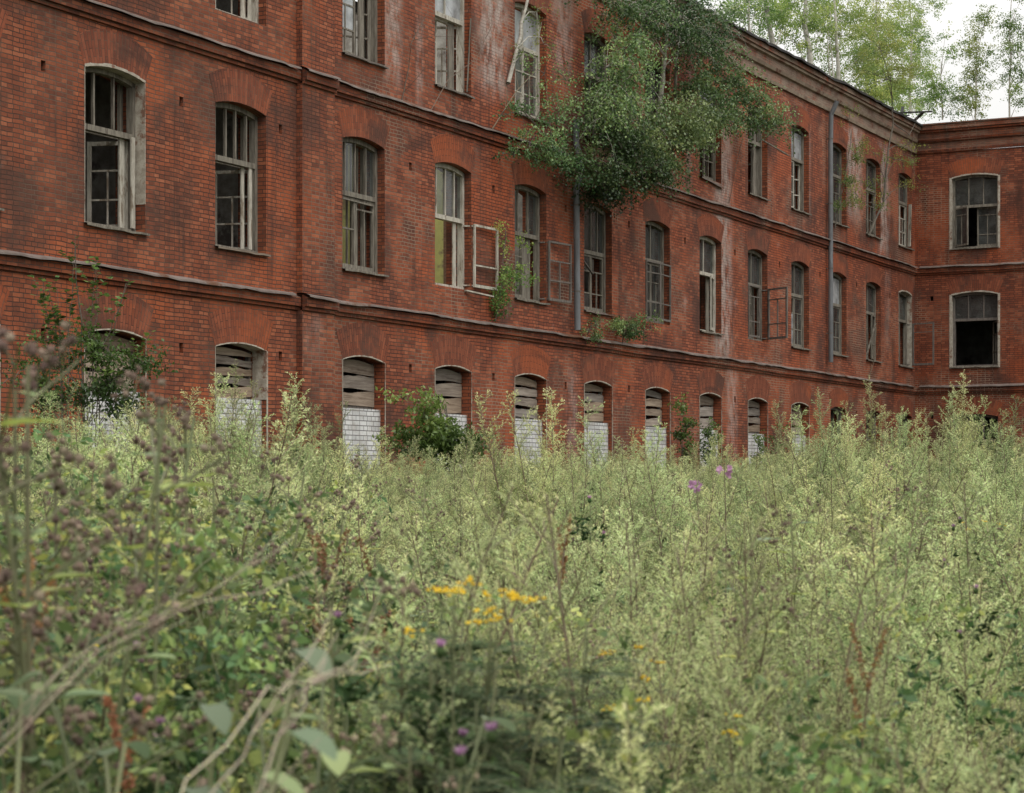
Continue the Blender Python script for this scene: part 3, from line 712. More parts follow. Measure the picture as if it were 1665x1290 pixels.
# ------------------------------------------------------------------ vegetation kit
class VB:
    """vertex buffer for stems and leaves; material 0 = stem, 1 = leaf, 2 = flower"""
    def __init__(s, seed=0): s.V = []; s.Fq = []; s.T = []; s.MI = []; s.n = 0; s.r = np.random.RandomState(seed)
    def quads(s, v, q, tint, mi):
        v = np.asarray(v, float); q = np.asarray(q, int)
        s.V.append(v); s.Fq.append(q + s.n); s.n += len(v)
        s.T.append(np.broadcast_to(np.asarray(tint, float), (len(q),)).copy()); s.MI.append(np.full(len(q), mi))
    def tube(s, pts, r0, r1, n=4, tint=.5, mi=0):
        pts = np.asarray(pts, float); k = len(pts)
        d = np.gradient(pts, axis=0); d /= np.linalg.norm(d, axis=1)[:, None] + 1e-9
        ref = np.where(np.abs(d[:, 2:3]) < .9, np.array([[0, 0, 1.]]), np.array([[1., 0, 0]]))
        u = np.cross(d, ref); u /= np.linalg.norm(u, axis=1)[:, None] + 1e-9; v = np.cross(d, u)
        r = np.linspace(r0, r1, k)[:, None, None]; a = np.arange(n) * 2 * np.pi / n
        ring = pts[:, None, :] + r * (u[:, None, :] * np.cos(a)[None, :, None] + v[:, None, :] * np.sin(a)[None, :, None])
        q = []
        for i in range(k - 1):
            for j in range(n): q.append((i * n + j, i * n + (j + 1) % n, (i + 1) * n + (j + 1) % n, (i + 1) * n + j))
        s.quads(ring.reshape(-1, 3), q, tint, mi)
    def leaves(s, Pn, D, L, Wd, tint, mi=1, flat=None):
        """diamond leaves: base points, directions, lengths, widths"""
        Pn = np.asarray(Pn, float); D = np.asarray(D, float); n = len(Pn)
        if n == 0: return
        D = D / (np.linalg.norm(D, axis=1)[:, None] + 1e-9)
        rv = s.r.normal(size=(n, 3))
        if flat is not None: rv = rv * (1 - flat) + np.array([0, 0, 1.]) * flat * 2
        S = np.cross(D, rv); S /= np.linalg.norm(S, axis=1)[:, None] + 1e-9
        L = np.broadcast_to(L, (n,))[:, None]; Wd = np.broadcast_to(Wd, (n,))[:, None]
        v = np.stack([Pn, Pn + D * L * .45 + S * Wd * .5, Pn + D * L, Pn + D * L * .45 - S * Wd * .5], 1).reshape(-1, 3)
        q = np.arange(4 * n).reshape(n, 4); s.quads(v, q, tint, mi)
    def bigleaf(s, p, d, up, L, Wd, tint, mi=1, cup=.15, curl=.25):
        p = np.asarray(p, float); d = np.asarray(d, float) / np.linalg.norm(d); sd = np.cross(d, up); sd /= np.linalg.norm(sd) + 1e-9; nn = np.cross(sd, d)
        prof = [(0, .2), (.08, .78), (.3, 1.0), (.6, .9), (.86, .52), (1.0, .04)]
        rows = []
        for t_, w_ in prof:
            c = p + d * L * t_ - nn * curl * L * t_ * t_; e = w_ * Wd / 2 * (1 + s.r.uniform(-.08, .08))
            rows.append([c + sd * e + nn * cup * e * 1.2, c, c - sd * e + nn * cup * e * 1.2])
        v = np.array(rows).reshape(-1, 3); q = []
        for i in range(5):
            for j in range(2): q.append((i * 3 + j, i * 3 + j + 1, i * 3 + j + 4, i * 3 + j + 3))
        s.quads(v, q, tint, mi)
    def ball(s, p, r, tint, mi, spiky=0, nu=6, nv=4, sq=1.):
        v = []; q = []
        for j in range(nv + 1):
            ph = math.pi * j / nv
            for i in range(nu):
                th = 2 * math.pi * i / nu; rr = r * (1 + s.r.uniform(-spiky, spiky))
                v.append((p[0] + rr * math.sin(ph) * math.cos(th), p[1] + rr * math.sin(ph) * math.sin(th), p[2] + rr * math.cos(ph) * sq))
        for j in range(nv):
            for i in range(nu): q.append((j * nu + i, j * nu + (i + 1) % nu, (j + 1) * nu + (i + 1) % nu, (j + 1) * nu + i))
        s.quads(v, q, tint, mi)
    def mesh(s, name, mats, only=None, smooth=False):
        V = np.concatenate(s.V); Q = np.concatenate(s.Fq); T = np.concatenate(s.T); MI = np.concatenate(s.MI)
        if only is not None:
            k = MI == only
            if not k.any(): return None
            Q, T = Q[k], T[k]; MI = np.zeros(len(Q), int)
            us, inv = np.unique(Q, return_inverse=True); V = V[us]; Q = inv.reshape(-1, 4)
        me = bpy.data.meshes.new(name); me.vertices.add(len(V)); me.vertices.foreach_set('co', V.astype(np.float32).ravel())
        me.loops.add(len(Q) * 4); me.loops.foreach_set('vertex_index', Q.astype(np.int32).ravel())
        me.polygons.add(len(Q)); me.polygons.foreach_set('loop_start', np.arange(len(Q), dtype=np.int32) * 4)
        me.polygons.foreach_set('material_index', MI.astype(np.int32))
        a = me.attributes.new('tint', 'FLOAT', 'FACE'); a.data.foreach_set('value', T.astype(np.float32))
        for k in mats: me.materials.append(k)
        me.update(calc_edges=True)
        return me
def cols(*c): return [(i / (len(c) - 1), x) for i, x in enumerate(c)]
M['stem'] = leaf_mat('dry_brown_stem', cols((.10, .065, .045), (.17, .13, .085), (.20, .21, .11)), trans=0)
M['stem_g'] = leaf_mat('green_stem', cols((.12, .10, .06), (.15, .17, .08), (.20, .23, .12)), trans=0)
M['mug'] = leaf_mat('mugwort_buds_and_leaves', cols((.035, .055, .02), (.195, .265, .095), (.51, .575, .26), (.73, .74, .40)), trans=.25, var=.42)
M['weed'] = leaf_mat('weed_leaves', cols((.028, .06, .02), (.085, .15, .05), (.23, .31, .10), (.50, .50, .12)), trans=.28, var=.4)
M['burleaf'] = leaf_mat('burdock_leaves', cols((.10, .15, .08), (.17, .23, .13), (.26, .33, .10), (.42, .44, .09)), trans=.35)
M['burr'] = leaf_mat('brown_burrs', cols((.09, .06, .048), (.17, .12, .09), (.27, .22, .15)), trans=0, rough=.9)
M['yel'] = leaf_mat('yellow_buttons', cols((.66, .46, .01), (.80, .62, .02)), trans=.1)
M['pink'] = leaf_mat('pink_petals', cols((.40, .20, .34), (.56, .34, .50)), trans=.3)
M['rust'] = leaf_mat('rusty_dock_seed', cols((.20, .09, .04), (.38, .19, .08)), trans=.2)
M['straw'] = leaf_mat('dry_straw', cols((.26, .20, .14), (.42, .35, .26)), trans=0)
M['tansy'] = leaf_mat('tansy_leaves', cols((.010, .024, .006), (.028, .060, .014), (.08, .13, .04)), trans=.15, rough=.9)
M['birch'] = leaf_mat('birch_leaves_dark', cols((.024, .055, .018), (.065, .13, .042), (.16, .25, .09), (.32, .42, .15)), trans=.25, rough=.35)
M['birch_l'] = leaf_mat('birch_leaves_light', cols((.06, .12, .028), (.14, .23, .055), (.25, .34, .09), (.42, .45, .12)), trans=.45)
M['aspen'] = leaf_mat('aspen_leaves', cols((.04, .08, .02), (.10, .18, .04), (.23, .33, .09)), trans=.35, rough=.35)
M['bark_w'] = rough_mat('birch_bark', (.50, .48, .42), (.33, .31, .26), 5, stretch=(1, 1, 2.5), c3=(.10, .09, .08))
M['bark'] = rough_mat('grey_bark', (.17, .15, .12), (.10, .085, .07), 6)

def curve(p, d, L, n, droop, r, wob=.1):
    pts = [np.array(p, float)]; d = np.array(d, float); d /= np.linalg.norm(d)
    for i in range(n):
        d = d + np.array([0, 0, -droop / n]) + r.normal(size=3) * wob / n; d /= np.linalg.norm(d)
        pts.append(pts[-1] + d * L / n)
    return np.array(pts)
def on(pts, m, r):
    t_ = r.uniform(0, len(pts) - 1.001, m); i = t_.astype(int); f = (t_ - i)[:, None]
    return pts[i] * (1 - f) + pts[i + 1] * f, pts[i + 1] - pts[i], t_ / (len(pts) - 1)
def mugwort(h, seed, spire=0., full=1., fine=1.):
    """upright stem with steep feathery plumes: shade tinted in inside and low, young tips pale"""
    vb = VB(seed); r = vb.r
    ns = 3 if spire < .5 else 1
    for s_ in range(ns):
        lean = r.normal(size=2) * (.16 if spire < .5 else .07)
        hh = h * (1 if s_ == 0 else r.uniform(.66, .95))
        st = curve((r.normal() * .05, r.normal() * .05, 0), (lean[0], lean[1], 1), hh, 9, -.02, r, .25)
        vb.tube(st, .0055, .0014, 4, r.uniform(0, .6))
        nb = int((16 if spire < .5 else 24) * full)
        tone = r.normal() * .09
        brs = [(st[5:], hh * .4, 1.)]
        for k in range(nb):
            t_ = .28 + .68 * (k + r.uniform(0, .9)) / nb; x = t_ * 9; i = min(int(x), 8); p = st[i] + (st[i + 1] - st[i]) * (x - i)
            a = k * 2.4 + r.uniform(-.5, .5); L = hh * (.37 * (1 - t_) ** .8 + .05) * r.uniform(.55, 1.25) * (1 - .3 * spire)
            br = curve(p, (math.cos(a), math.sin(a), 1.25 + .6 * t_), L, 6, r.uniform(-.15, .5), r, .35)
            vb.tube(br, .0018, .0007, 3, .6); brs.append((br, L, t_))
        for br, L, t_ in brs:
            nsub = int(L / .011)
            for q in range(nsub):
                u = (q + r.rand()) / nsub; u = .12 + .88 * u; x = u * (len(br) - 1); i = min(int(x), len(br) - 2); pp = br[i] + (br[i + 1] - br[i]) * (x - i)
                ax = br[i + 1] - br[i]; ax = ax / (np.linalg.norm(ax) + 1e-9); a2 = r.uniform(0, 6.28)
                d2 = ax * .9 + .8 * np.array([math.cos(a2), math.sin(a2), .1]); l2 = (.042 * (1 - u) ** .6 + .011) * r.uniform(.6, 1.3)
                m = int(l2 / .0052 * fine) + 2; tt = np.linspace(.1, 1, m)[:, None]
                P_ = pp + d2 / np.linalg.norm(d2) * l2 * tt + np.array([0, 0, -.25]) * l2 * tt ** 2
                D = r.normal(size=(m, 3)) * .55 + d2 * .7
                tn = .10 + .30 * t_ + .42 * u + tone  # inner and lower shade put into the tint; young tips really are paler
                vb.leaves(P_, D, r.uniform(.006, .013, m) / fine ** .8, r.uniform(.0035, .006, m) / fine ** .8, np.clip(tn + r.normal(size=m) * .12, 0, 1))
        for k in range(int(20 * full)):
            t_ = r.uniform(.08, .7); x = t_ * 9; i = int(x); p = st[i] + (st[i + 1] - st[i]) * (x - i); a = r.uniform(0, 6.28)
            L = r.uniform(.06, .12) * (1.3 - t_)
            br = curve(p, (math.cos(a), math.sin(a), .5), L, 3, 1.0, r, .3); m = 9
            pp, dd, tt = on(br, m, r); D = dd / (np.linalg.norm(dd, axis=1)[:, None] + 1e-9) + r.normal(size=(m, 3)) * .6
            vb.leaves(pp, D, r.uniform(.02, .05, m), .008, np.clip(.05 + r.uniform(0, .3) + r.normal(size=m) * .06, 0, 1))
    return vb
def leafy(h, seed, dens=1., stems=3):
    vb = VB(seed); r = vb.r
    for s_ in range(stems):
        st = curve((r.normal() * .06, r.normal() * .06, 0), (r.normal() * .2, r.normal() * .2, 1), h * r.uniform(.7, 1), 6, .05, r, .4)
        vb.tube(st, .004, .0015, 4, .4)
        tb = r.uniform(.1, .85)
        for k in range(int(9 * dens)):
            pp, dd, tt = on(st, 1, r); a = r.uniform(0, 6.28)
            br = curve(pp[0], (math.cos(a), math.sin(a), .8), min(h * .2, .2) * r.uniform(.5, 1.2), 3, .5, r, .4); vb.tube(br, .0014, .0007, 3, .5)
            m = 9; pp, dd, tt = on(br, m, r); D = r.normal(size=(m, 3)) + np.array([0, 0, .1]) + dd * 3
            L = r.uniform(.025, .055, m); vb.leaves(pp, D, L, L * .5, np.clip(tb + r.normal(size=m) * .13, 0, 1))
    return vb
def burdock(h, seed, leaves=9, heads=1., yellow=.3, leafL=.15):
    vb = VB(seed); r = vb.r
    st = curve((0, 0, 0), (r.normal() * .04, r.normal() * .04, 1), h, 8, .03, r, .2); vb.tube(st, .0075, .003, 6, r.uniform(.1, .5))
    for k in range(11):
        t_ = .35 + .63 * k / 11 + r.uniform(0, .04); x = t_ * 8; i = min(int(x), 7); p = st[i] + (st[i + 1] - st[i]) * (x - i); a = k * 2.4 + r.uniform(-.5, .5)
        L = h * (.27 * (1 - t_) + .09) * r.uniform(.7, 1.2)
        br = curve(p, (math.cos(a), math.sin(a), 1.0), L, 5, .35, r, .3); vb.tube(br, .0028, .0014, 4, .3)
        if r.rand() < .95: vb.bigleaf(br[1], (math.cos(a + .5), math.sin(a + .5), .2), (0, 0, 1), r.uniform(.05, .10), r.uniform(.04, .075), min(1, .3 + yellow * r.uniform(0, 1.6)), curl=.15)
        for q in range(int(r.randint(2, 5) * heads)):
            pp, dd, tt = on(br[2:], 1, r); e = curve(pp[0], (r.normal() * .6, r.normal() * .6, .8), r.uniform(.02, .07), 2, .1, r); vb.tube(e, .0014, .001, 3, .3)
            for z in range(r.randint(2, 5)):
                c = e[-1] + r.normal(size=3) * .012; vb.ball(c, r.uniform(.0046, .0068), r.uniform(0, 1), 2, .28, 7, 5)
                m = 16; D = r.normal(size=(m, 3)); D /= np.linalg.norm(D, axis=1)[:, None]; vb.leaves(c + D * .004, D, .0065, .0024, r.uniform(.4, 1), 2)
    for k in range(leaves):
        a = k * 2.2 + r.uniform(-.4, .4); t_ = r.uniform(.1, .6); x = t_ * 8; i = int(x); p = st[i]; L = leafL * r.uniform(.7, 1.35) * (1.5 - t_)
        pe = curve(p, (math.cos(a), math.sin(a), .6), L * .8, 3, .4, r); vb.tube(pe, .003, .0022, 4, .8)
        vb.bigleaf(pe[-1], (math.cos(a), math.sin(a), .05 + r.normal() * .2), (0, 0, 1), L * 1.5, L, np.clip(r.uniform(.0, .55) + yellow * .5 * (r.rand() < .3), 0, 1))
    return vb
def tansy(h, seed, heads=9, bushy=1.):
    vb = VB(seed); r = vb.r
    for s_ in range(7 if heads == 0 else 5):
        st = curve((r.normal() * .05, r.normal() * .05, 0), (r.normal() * (.03 if s_ < 2 else .12), r.normal() * (.03 if s_ < 2 else .12), 1), h * (1 if s_ < 2 else r.uniform(.55, .92)), 7, .0, r, .2); vb.tube(st, .004, .002, 5, .4)
        for k in range(int(20 * bushy)):
            t_ = r.uniform(.25, .93); x = t_ * 7; i = int(x); p = st[i] + (st[i + 1] - st[i]) * (x - i); a = r.uniform(0, 6.28); L = r.uniform(.13, .24) * (1.3 - .5 * t_)
            br = curve(p, (math.cos(a), math.sin(a), .7), L, 5, 1.1, r, .2); vb.tube(br, .0012, .0008, 3, .8)
            d = np.gradient(br, axis=0); tb = r.uniform(0, 1) * (.3 + .7 * t_)
            for sgn in (-1, 1):
                for j in np.linspace(.5, 4.9, 9):
                    i2 = int(j); pp = br[i2] + (br[min(i2 + 1, 5)] - br[i2]) * (j - i2); dd = d[i2] / np.linalg.norm(d[i2]); sd = np.cross(dd, (0, 0, 1)); sd /= np.linalg.norm(sd) + 1e-9
                    l2 = L * .32 * math.sin(math.pi * min(.97, (j + .6) / 5.8))
                    vb.leaves([pp], [sd * sgn + dd * .6 + (0, 0, .1)], l2, l2 * .28, np.clip(tb + r.normal() * .05, 0, 1), 1, flat=.9)
        if s_ < 2:
            for k in range(heads):
                a = r.uniform(0, 6.28); rr = r.uniform(0, .09)
                e = curve(st[-2], (math.cos(a) * rr, math.sin(a) * rr, .14 + r.uniform(-.04, .05)), .20 + r.uniform(-.07, .03), 3, 0, r, .15); vb.tube(e, .0016, .001, 3, .6)
                for q in range(r.randint(6, 11)):
                    c = e[-1] + np.array([r.normal() * .011, r.normal() * .011, r.normal() * .004]); vb.ball(c, .0055, r.rand(), 2, 0, 7, 3, .5)
    return vb
def thistle(h, seed, heads=4):
    vb = VB(seed); r = vb.r
    st = curve((0, 0, 0), (r.normal() * .1, r.normal() * .1, 1), h, 7, 0, r, .3); vb.tube(st, .005, .002, 5, .6)
    for k in range(16):
        pp, dd, tt = on(st, 1, r); a = r.uniform(0, 6.28); L = r.uniform(.08, .15); br = curve(pp[0], (math.cos(a), math.sin(a), .4), L, 4, .6, r, .3); m = 10
        p2, d2, t2 = on(br, m, r); vb.leaves(p2, d2 * 30 + r.normal(size=(m, 3)) * .7, .04, .014, np.clip(.3 + r.normal(size=m) * .1, 0, 1))
    for k in range(heads):
        p = st[-1] if k == 0 else st[-1 - r.randint(0, 2)]; a = r.uniform(0, 6.28); e = curve(p, (math.cos(a) * .5 * (k > 0), math.sin(a) * .5 * (k > 0), 1), r.uniform(.03, .14), 3, 0, r); vb.tube(e, .002, .0015, 4, .6)
        c = e[-1]; vb.ball(c, .0095, .6, 1, .1, 7, 4, 1.2)
        m = 60; D = np.column_stack([r.normal(size=m) * .42, r.normal(size=m) * .42, np.ones(m)]); vb.leaves(np.tile(c + (0, 0, .008), (m, 1)), D, r.uniform(.012, .02, m), .003, r.uniform(0, 1, m), 2)
    return vb
def willowherb(h, seed):
    vb = VB(seed); r = vb.r
    st = curve((0, 0, 0), (r.normal() * .05, r.normal() * .05, 1), h, 8, 0, r, .2); vb.tube(st, .004, .0015, 5, .2)
    m = 60; pp, dd, tt = on(st[2:7], m, r); a = r.uniform(0, 6.28, m); vb.leaves(pp, np.column_stack([np.cos(a), np.sin(a), np.full(m, .7)]), r.uniform(.05, .09, m), .014, np.clip(.45 + r.normal(size=m) * .15, 0, 1))
    for k in range(7):
        a = r.uniform(0, 6.28); c = st[-1] + np.array([math.cos(a) * .016, math.sin(a) * .016, r.uniform(-.05, 0)])
        D = r.normal(size=(5, 3)) * .8 + np.array([math.cos(a), math.sin(a), .1]); vb.leaves(np.tile(c, (5, 1)), D, .02, .017, r.uniform(0, 1, 5), 2)
    return vb
def dock(h, seed, stems=3, nb=9):
    vb = VB(seed); r = vb.r
    for s_ in range(stems):
        st = curve((r.normal() * .02, r.normal() * .02, 0), (r.normal() * .12, r.normal() * .12, 1), h * r.uniform(.8, 1), 6, 0, r, .2); vb.tube(st, .004, .002, 5, .2)
        for k in range(nb):
            pp, dd, tt = on(st[3:] if nb > 4 else st[5:], 1, r); a = r.uniform(0, 6.28); br = curve(pp[0], (math.cos(a) * .4, math.sin(a) * .4, 1), h * r.uniform(.07, .16), 4, -.1, r, .1)
            m = 150; p2, d2, t2 = on(br, m, r); vb.leaves(p2 + r.normal(size=(m, 3)) * .0025, r.normal(size=(m, 3)), r.uniform(.005, .010, m), .006, r.uniform(0, 1, m), 2)
        for k in range(4):
            a = r.uniform(0, 6.28); vb.bigleaf(st[1 + k % 2], (math.cos(a), math.sin(a), .9), (0, 0, 1), h * .2, h * .04, r.uniform(.3, .9))
    return vb
def put(vb, name, loc, label, cat, mats=('stem_g', 'mug', 'yel'), parts=('stem', 'foliage', 'flower'), group=None, rotz=0., sc_=1.):
    e = empty(name, loc, label, cat, rotz, group); e.scale = (sc_,) * 3
    for i in range(3):
        me = vb.mesh(name + '_' + parts[i], [M[mats[i]]], only=i)
        if me: o = bpy.data.objects.new(parts[i], me); C.objects.link(o); o.parent = e
    return e
def dup(root, loc, rotz, sc_, label, group=None):
    r_ = root.copy(); C.objects.link(r_); r_.location = loc; r_.rotation_euler = (0, 0, rotz); r_.scale = (sc_,) * 3
    r_['label'] = label
    if group: r_['group'] = group
    for ch in list(root.children):
        c = ch.copy(); C.objects.link(c); c.parent = r_
    return r_

# ------------------------------------------------------------------ ground
mb = MB(); xs = np.concatenate([np.linspace(-300, -40, 8), np.linspace(-36, 50, 44), np.linspace(60, 300, 8)]); ys = np.concatenate([np.linspace(-60, 0, 8), np.linspace(2, 90, 45), np.linspace(110, 600, 10)])
V = [(x, y, ground_z(x, y)) for y in ys for x in xs]; nx = len(xs)
me = bpy.data.meshes.new('ground'); me.from_pydata(V, [], [(j * nx + i, j * nx + i + 1, (j + 1) * nx + i + 1, (j + 1) * nx + i) for j in range(len(ys) - 1) for i in range(nx - 1)])
M['soil'] = rough_mat('weedy_soil', (.035, .045, .02), (.06, .055, .035), 2.5, c3=(.05, .075, .03), rough=.95)
me.materials.append(M['soil']); g = bpy.data.objects.new('ground', me); C.objects.link(g); tag(g, None, None, None, 'structure')

# ------------------------------------------------------------------ field of weeds (nobody could count it)
PROTO = bpy.data.collections.new('weed_kinds')
def proto(vb, name, mats):
    me = vb.mesh(name, [M[k] for k in mats]); o = bpy.data.objects.new(name, me); return o
def scatter_object(name, label, cat, protos, pts, rots, scl, idx):
    col = bpy.data.collections.new(name + '_kinds')
    for i, o in enumerate(protos): o.name = 'k%02d_%s' % (i, name); col.objects.link(o)
    me = bpy.data.meshes.new(name); me.from_pydata([tuple(p) for p in pts], [], [])
    a = me.attributes.new('rot', 'FLOAT_VECTOR', 'POINT'); a.data.foreach_set('vector', np.asarray(rots, np.float32).ravel())
    a = me.attributes.new('scl', 'FLOAT_VECTOR', 'POINT'); a.data.foreach_set('vector', np.asarray(scl, np.float32).ravel())
    a = me.attributes.new('pick', 'INT', 'POINT'); a.data.foreach_set('value', np.asarray(idx, np.int32))
    ob = bpy.data.objects.new(name, me); C.objects.link(ob); tag(ob, label, cat, None, 'stuff')
    ng = bpy.data.node_groups.new(name, 'GeometryNodeTree')
    ng.interface.new_socket('Geometry', in_out='INPUT', socket_type='NodeSocketGeometry'); ng.interface.new_socket('Geometry', in_out='OUTPUT', socket_type='NodeSocketGeometry')
    gi = ng.nodes.new('NodeGroupInput'); go = ng.nodes.new('NodeGroupOutput'); ip = ng.nodes.new('GeometryNodeInstanceOnPoints'); ci = ng.nodes.new('GeometryNodeCollectionInfo')
    ci.inputs['Collection'].default_value = col; ci.inputs['Separate Children'].default_value = True; ci.inputs['Reset Children'].default_value = True
    def attr(nm, ty):
        n = ng.nodes.new('GeometryNodeInputNamedAttribute'); n.data_type = ty; n.inputs['Name'].default_value = nm; return n.outputs['Attribute']
    ng.links.new(gi.outputs[0], ip.inputs['Points']); ng.links.new(ci.outputs[0], ip.inputs['Instance'])
    ip.inputs['Pick Instance'].default_value = True; ng.links.new(attr('pick', 'INT'), ip.inputs['Instance Index'])
    e2r = ng.nodes.new('FunctionNodeEulerToRotation'); ng.links.new(attr('rot', 'FLOAT_VECTOR'), e2r.inputs[0]); ng.links.new(e2r.outputs[0], ip.inputs['Rotation'])
    ng.links.new(attr('scl', 'FLOAT_VECTOR'), ip.inputs['Scale'])
    ng.links.new(ip.outputs[0], go.inputs[0])
    md = ob.modifiers.new('scatter', 'NODES'); md.node_group = ng
    return ob
rs = np.random.RandomState(11)
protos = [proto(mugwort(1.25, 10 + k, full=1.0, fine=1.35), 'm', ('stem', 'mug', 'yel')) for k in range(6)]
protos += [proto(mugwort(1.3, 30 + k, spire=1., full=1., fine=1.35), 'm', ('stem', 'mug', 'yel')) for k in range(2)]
protos_l = [proto(leafy(.8, 50 + k), 'l', ('stem_g', 'weed', 'yel')) for k in range(5)]
protos_b = [proto(burdock(1.15, 70 + k, heads=1.1, yellow=.5, leafL=.11), 'b', ('stem', 'burleaf', 'burr')) for k in range(3)]
def wallfront(x, y): return (x + CW) * CT - y * ST      # metres in front of the long wall
def inview(x, y, mrg):
    return abs(x) < .245 * y + mrg
def field(n, y0, y1, p=1., mrg=1.6):
    out = []
    while len(out) < n:
        y = y0 + (y1 - y0) * rs.rand() ** p; x = rs.uniform(-1, 1) * (.245 * y + mrg)
        xc, zc_ = -CW + CORNER * ST, CORNER * CT
        sidefront = (zc_ - y) * CT + (xc - x) * ST
        if wallfront(x, y) < .5 or sidefront < .6: continue
        out.append((x, y))
    return out
def px_of(x, y): return CX + x / y * F
def clear(x, y):
    """open pockets in front of the tansy and the near broad leaved plants"""
    px = px_of(x, y)
    if 2.0 < y < 5.5 and 650 < px < 905: return True
    return False
def hscale(x, y):
    px = px_of(x, y); k = 1.0
    if y < 7: k = .88 + .04 * (y - 2.5)
    else: k = 1.06
    if px < 520 and y < 12: k *= 1.06
    if px > 1250 and 17 < y < 30: k *= 1.0
    if px < 420 and y > 12: k *= 1.20
    if 540 < px < 1260 and y > 16: k *= .90
    return k
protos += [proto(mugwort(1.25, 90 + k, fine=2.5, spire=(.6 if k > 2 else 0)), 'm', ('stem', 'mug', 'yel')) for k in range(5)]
pts = []; rots = []; scl = []; idx = []
def ok_line(x, y, top):
    return True
for (n, y0, y1) in ((400, 2.9, 6.0), (950, 6, 12), (1500, 12, 22), (1900, 22, 36), (1400, 36, 62)):
    for (x, y) in field(n, y0, y1):
        if clear(x, y): continue
        px = px_of(x, y)
        pb = .30 if px < 560 else .06                       # share of mugwort is lower on the left
        if rs.rand() < pb + (.35 if px < 520 and y < 10 else 0): continue
        nz = math.sin(x * 2.1 + y * .8) + math.sin(y * 2.3 - x * 1.1 + 1) + .7 * math.sin(x * 4.7 + 2 * math.sin(y * 1.7))
        if nz < (-.15 if y < 14 else -.5) and rs.rand() < (.85 if y < 14 else .72) and y < 34: continue
        k = hscale(x, y) * (1 + .05 * nz) * min(1.28, max(.5, rs.normal(.95, .17))) * (1 + .14 * math.sin(x * 1.7 + 2) * math.sin(y * 1.2))
        if y < 5.0: k = min(k, 1.02)
        pts.append((x, y, ground_z(x, y) - .03)); rots.append((rs.normal() * .09, rs.normal() * .09 + (.12 if px > 1000 and y < 9 else 0), rs.uniform(0, 6.28)))
        wd = rs.uniform(1.0, 1.45); scl.append((k * wd, k * wd, k)); idx.append(rs.randint(8, 13) if y < 9 else rs.choice(8, p=[.115] * 6 + [.155] * 2))
for (x, y, Z) in ((1434, 607, 25), (1583, 600, 27), (1541, 632, 26.5), (1318, 640, 24), (1362, 625, 25), (886, 607, 17), (1035, 670, 16), (480, 600, 26), (292, 592, 25), (350, 580, 24), (455, 625, 25), (765, 690, 30), (1160, 690, 30), (1100, 715, 28), (1200, 720, 28), (1235, 730, 24), (430, 660, 24), (200, 650, 24), (330, 640, 24), (640, 715, 28), (980, 720, 26), (860, 700, 22), (1480, 640, 26), (1510, 650, 27), (1610, 640, 27)):
    for q in range(5):          # clumps of tall stems standing out of the mass
        X = (x - CX) / F * Z + rs.normal() * .16; Y = Z + rs.normal() * .5; zt = EYE + (HY - (y + rs.uniform(22, 95))) * Z / F; k = (zt - ground_z(X, Y)) / 1.3
        pts.append((X, Y, ground_z(X, Y))); rots.append((rs.normal() * .08, rs.normal() * .08, rs.uniform(0, 6.28))); scl.append((k * .95, k * .95, k)); idx.append(6 + q % 2)
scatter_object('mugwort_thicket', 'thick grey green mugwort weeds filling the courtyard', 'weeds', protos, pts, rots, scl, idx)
pts = []; rots = []; scl = []; idx = []
for (n, y0, y1) in ((700, 2.8, 6.0), (1500, 6, 13), (1300, 13, 30)):
    for (x, y) in field(n, y0, y1):
        px = px_of(x, y)
        if clear(x, y): continue
        if px > 560 and rs.rand() < .35: continue
        k = rs.uniform(.75, 1.35) * (1.3 if px < 560 else .95)
        if y < 5: k = min(k, 1.15)
        pts.append((x, y, ground_z(x, y) - .03)); rots.append((rs.normal() * .12, rs.normal() * .12, rs.uniform(0, 6.28)))
        scl.append((k, k, k * (1.15 if px < 560 else 1))); idx.append(rs.randint(5))
scatter_object('leafy_undergrowth', 'mixed green leafy undergrowth between the mugwort stems', 'undergrowth', protos_l, pts, rots, scl, idx)

protos_t = [proto(leafy(1.7, 800 + k, dens=3.2, stems=2), 't', ('stem_g', 'weed', 'yel')) for k in range(5)]
pts = []; rots = []; scl = []; idx = []
for k in range(230):
    Y = rs.uniform(4.4, 11); px = rs.uniform(-60, 500) if k < 190 else rs.uniform(500, 1700); X = (px - CX) / F * Y
    top = (1.35 + .06 * Y if px < 330 else 1.25 + .02 * Y) * rs.uniform(.8, 1.08); top = min(top, EYE + .18 * max(0, (420 - px) / 420) * Y / 6 - .02 * (px > 420) * Y)
    pts.append((X, Y, ground_z(X, Y) - .02)); rots.append((rs.normal() * .08, rs.normal() * .08, rs.uniform(0, 6.28))); s_ = top / 1.7; scl.append((s_, s_, s_)); idx.append(rs.randint(5))
scatter_object('tall_leafy_weeds', 'tall yellow green leafy weeds crowding the left foreground', 'weeds', protos_t, pts, rots, scl, idx)
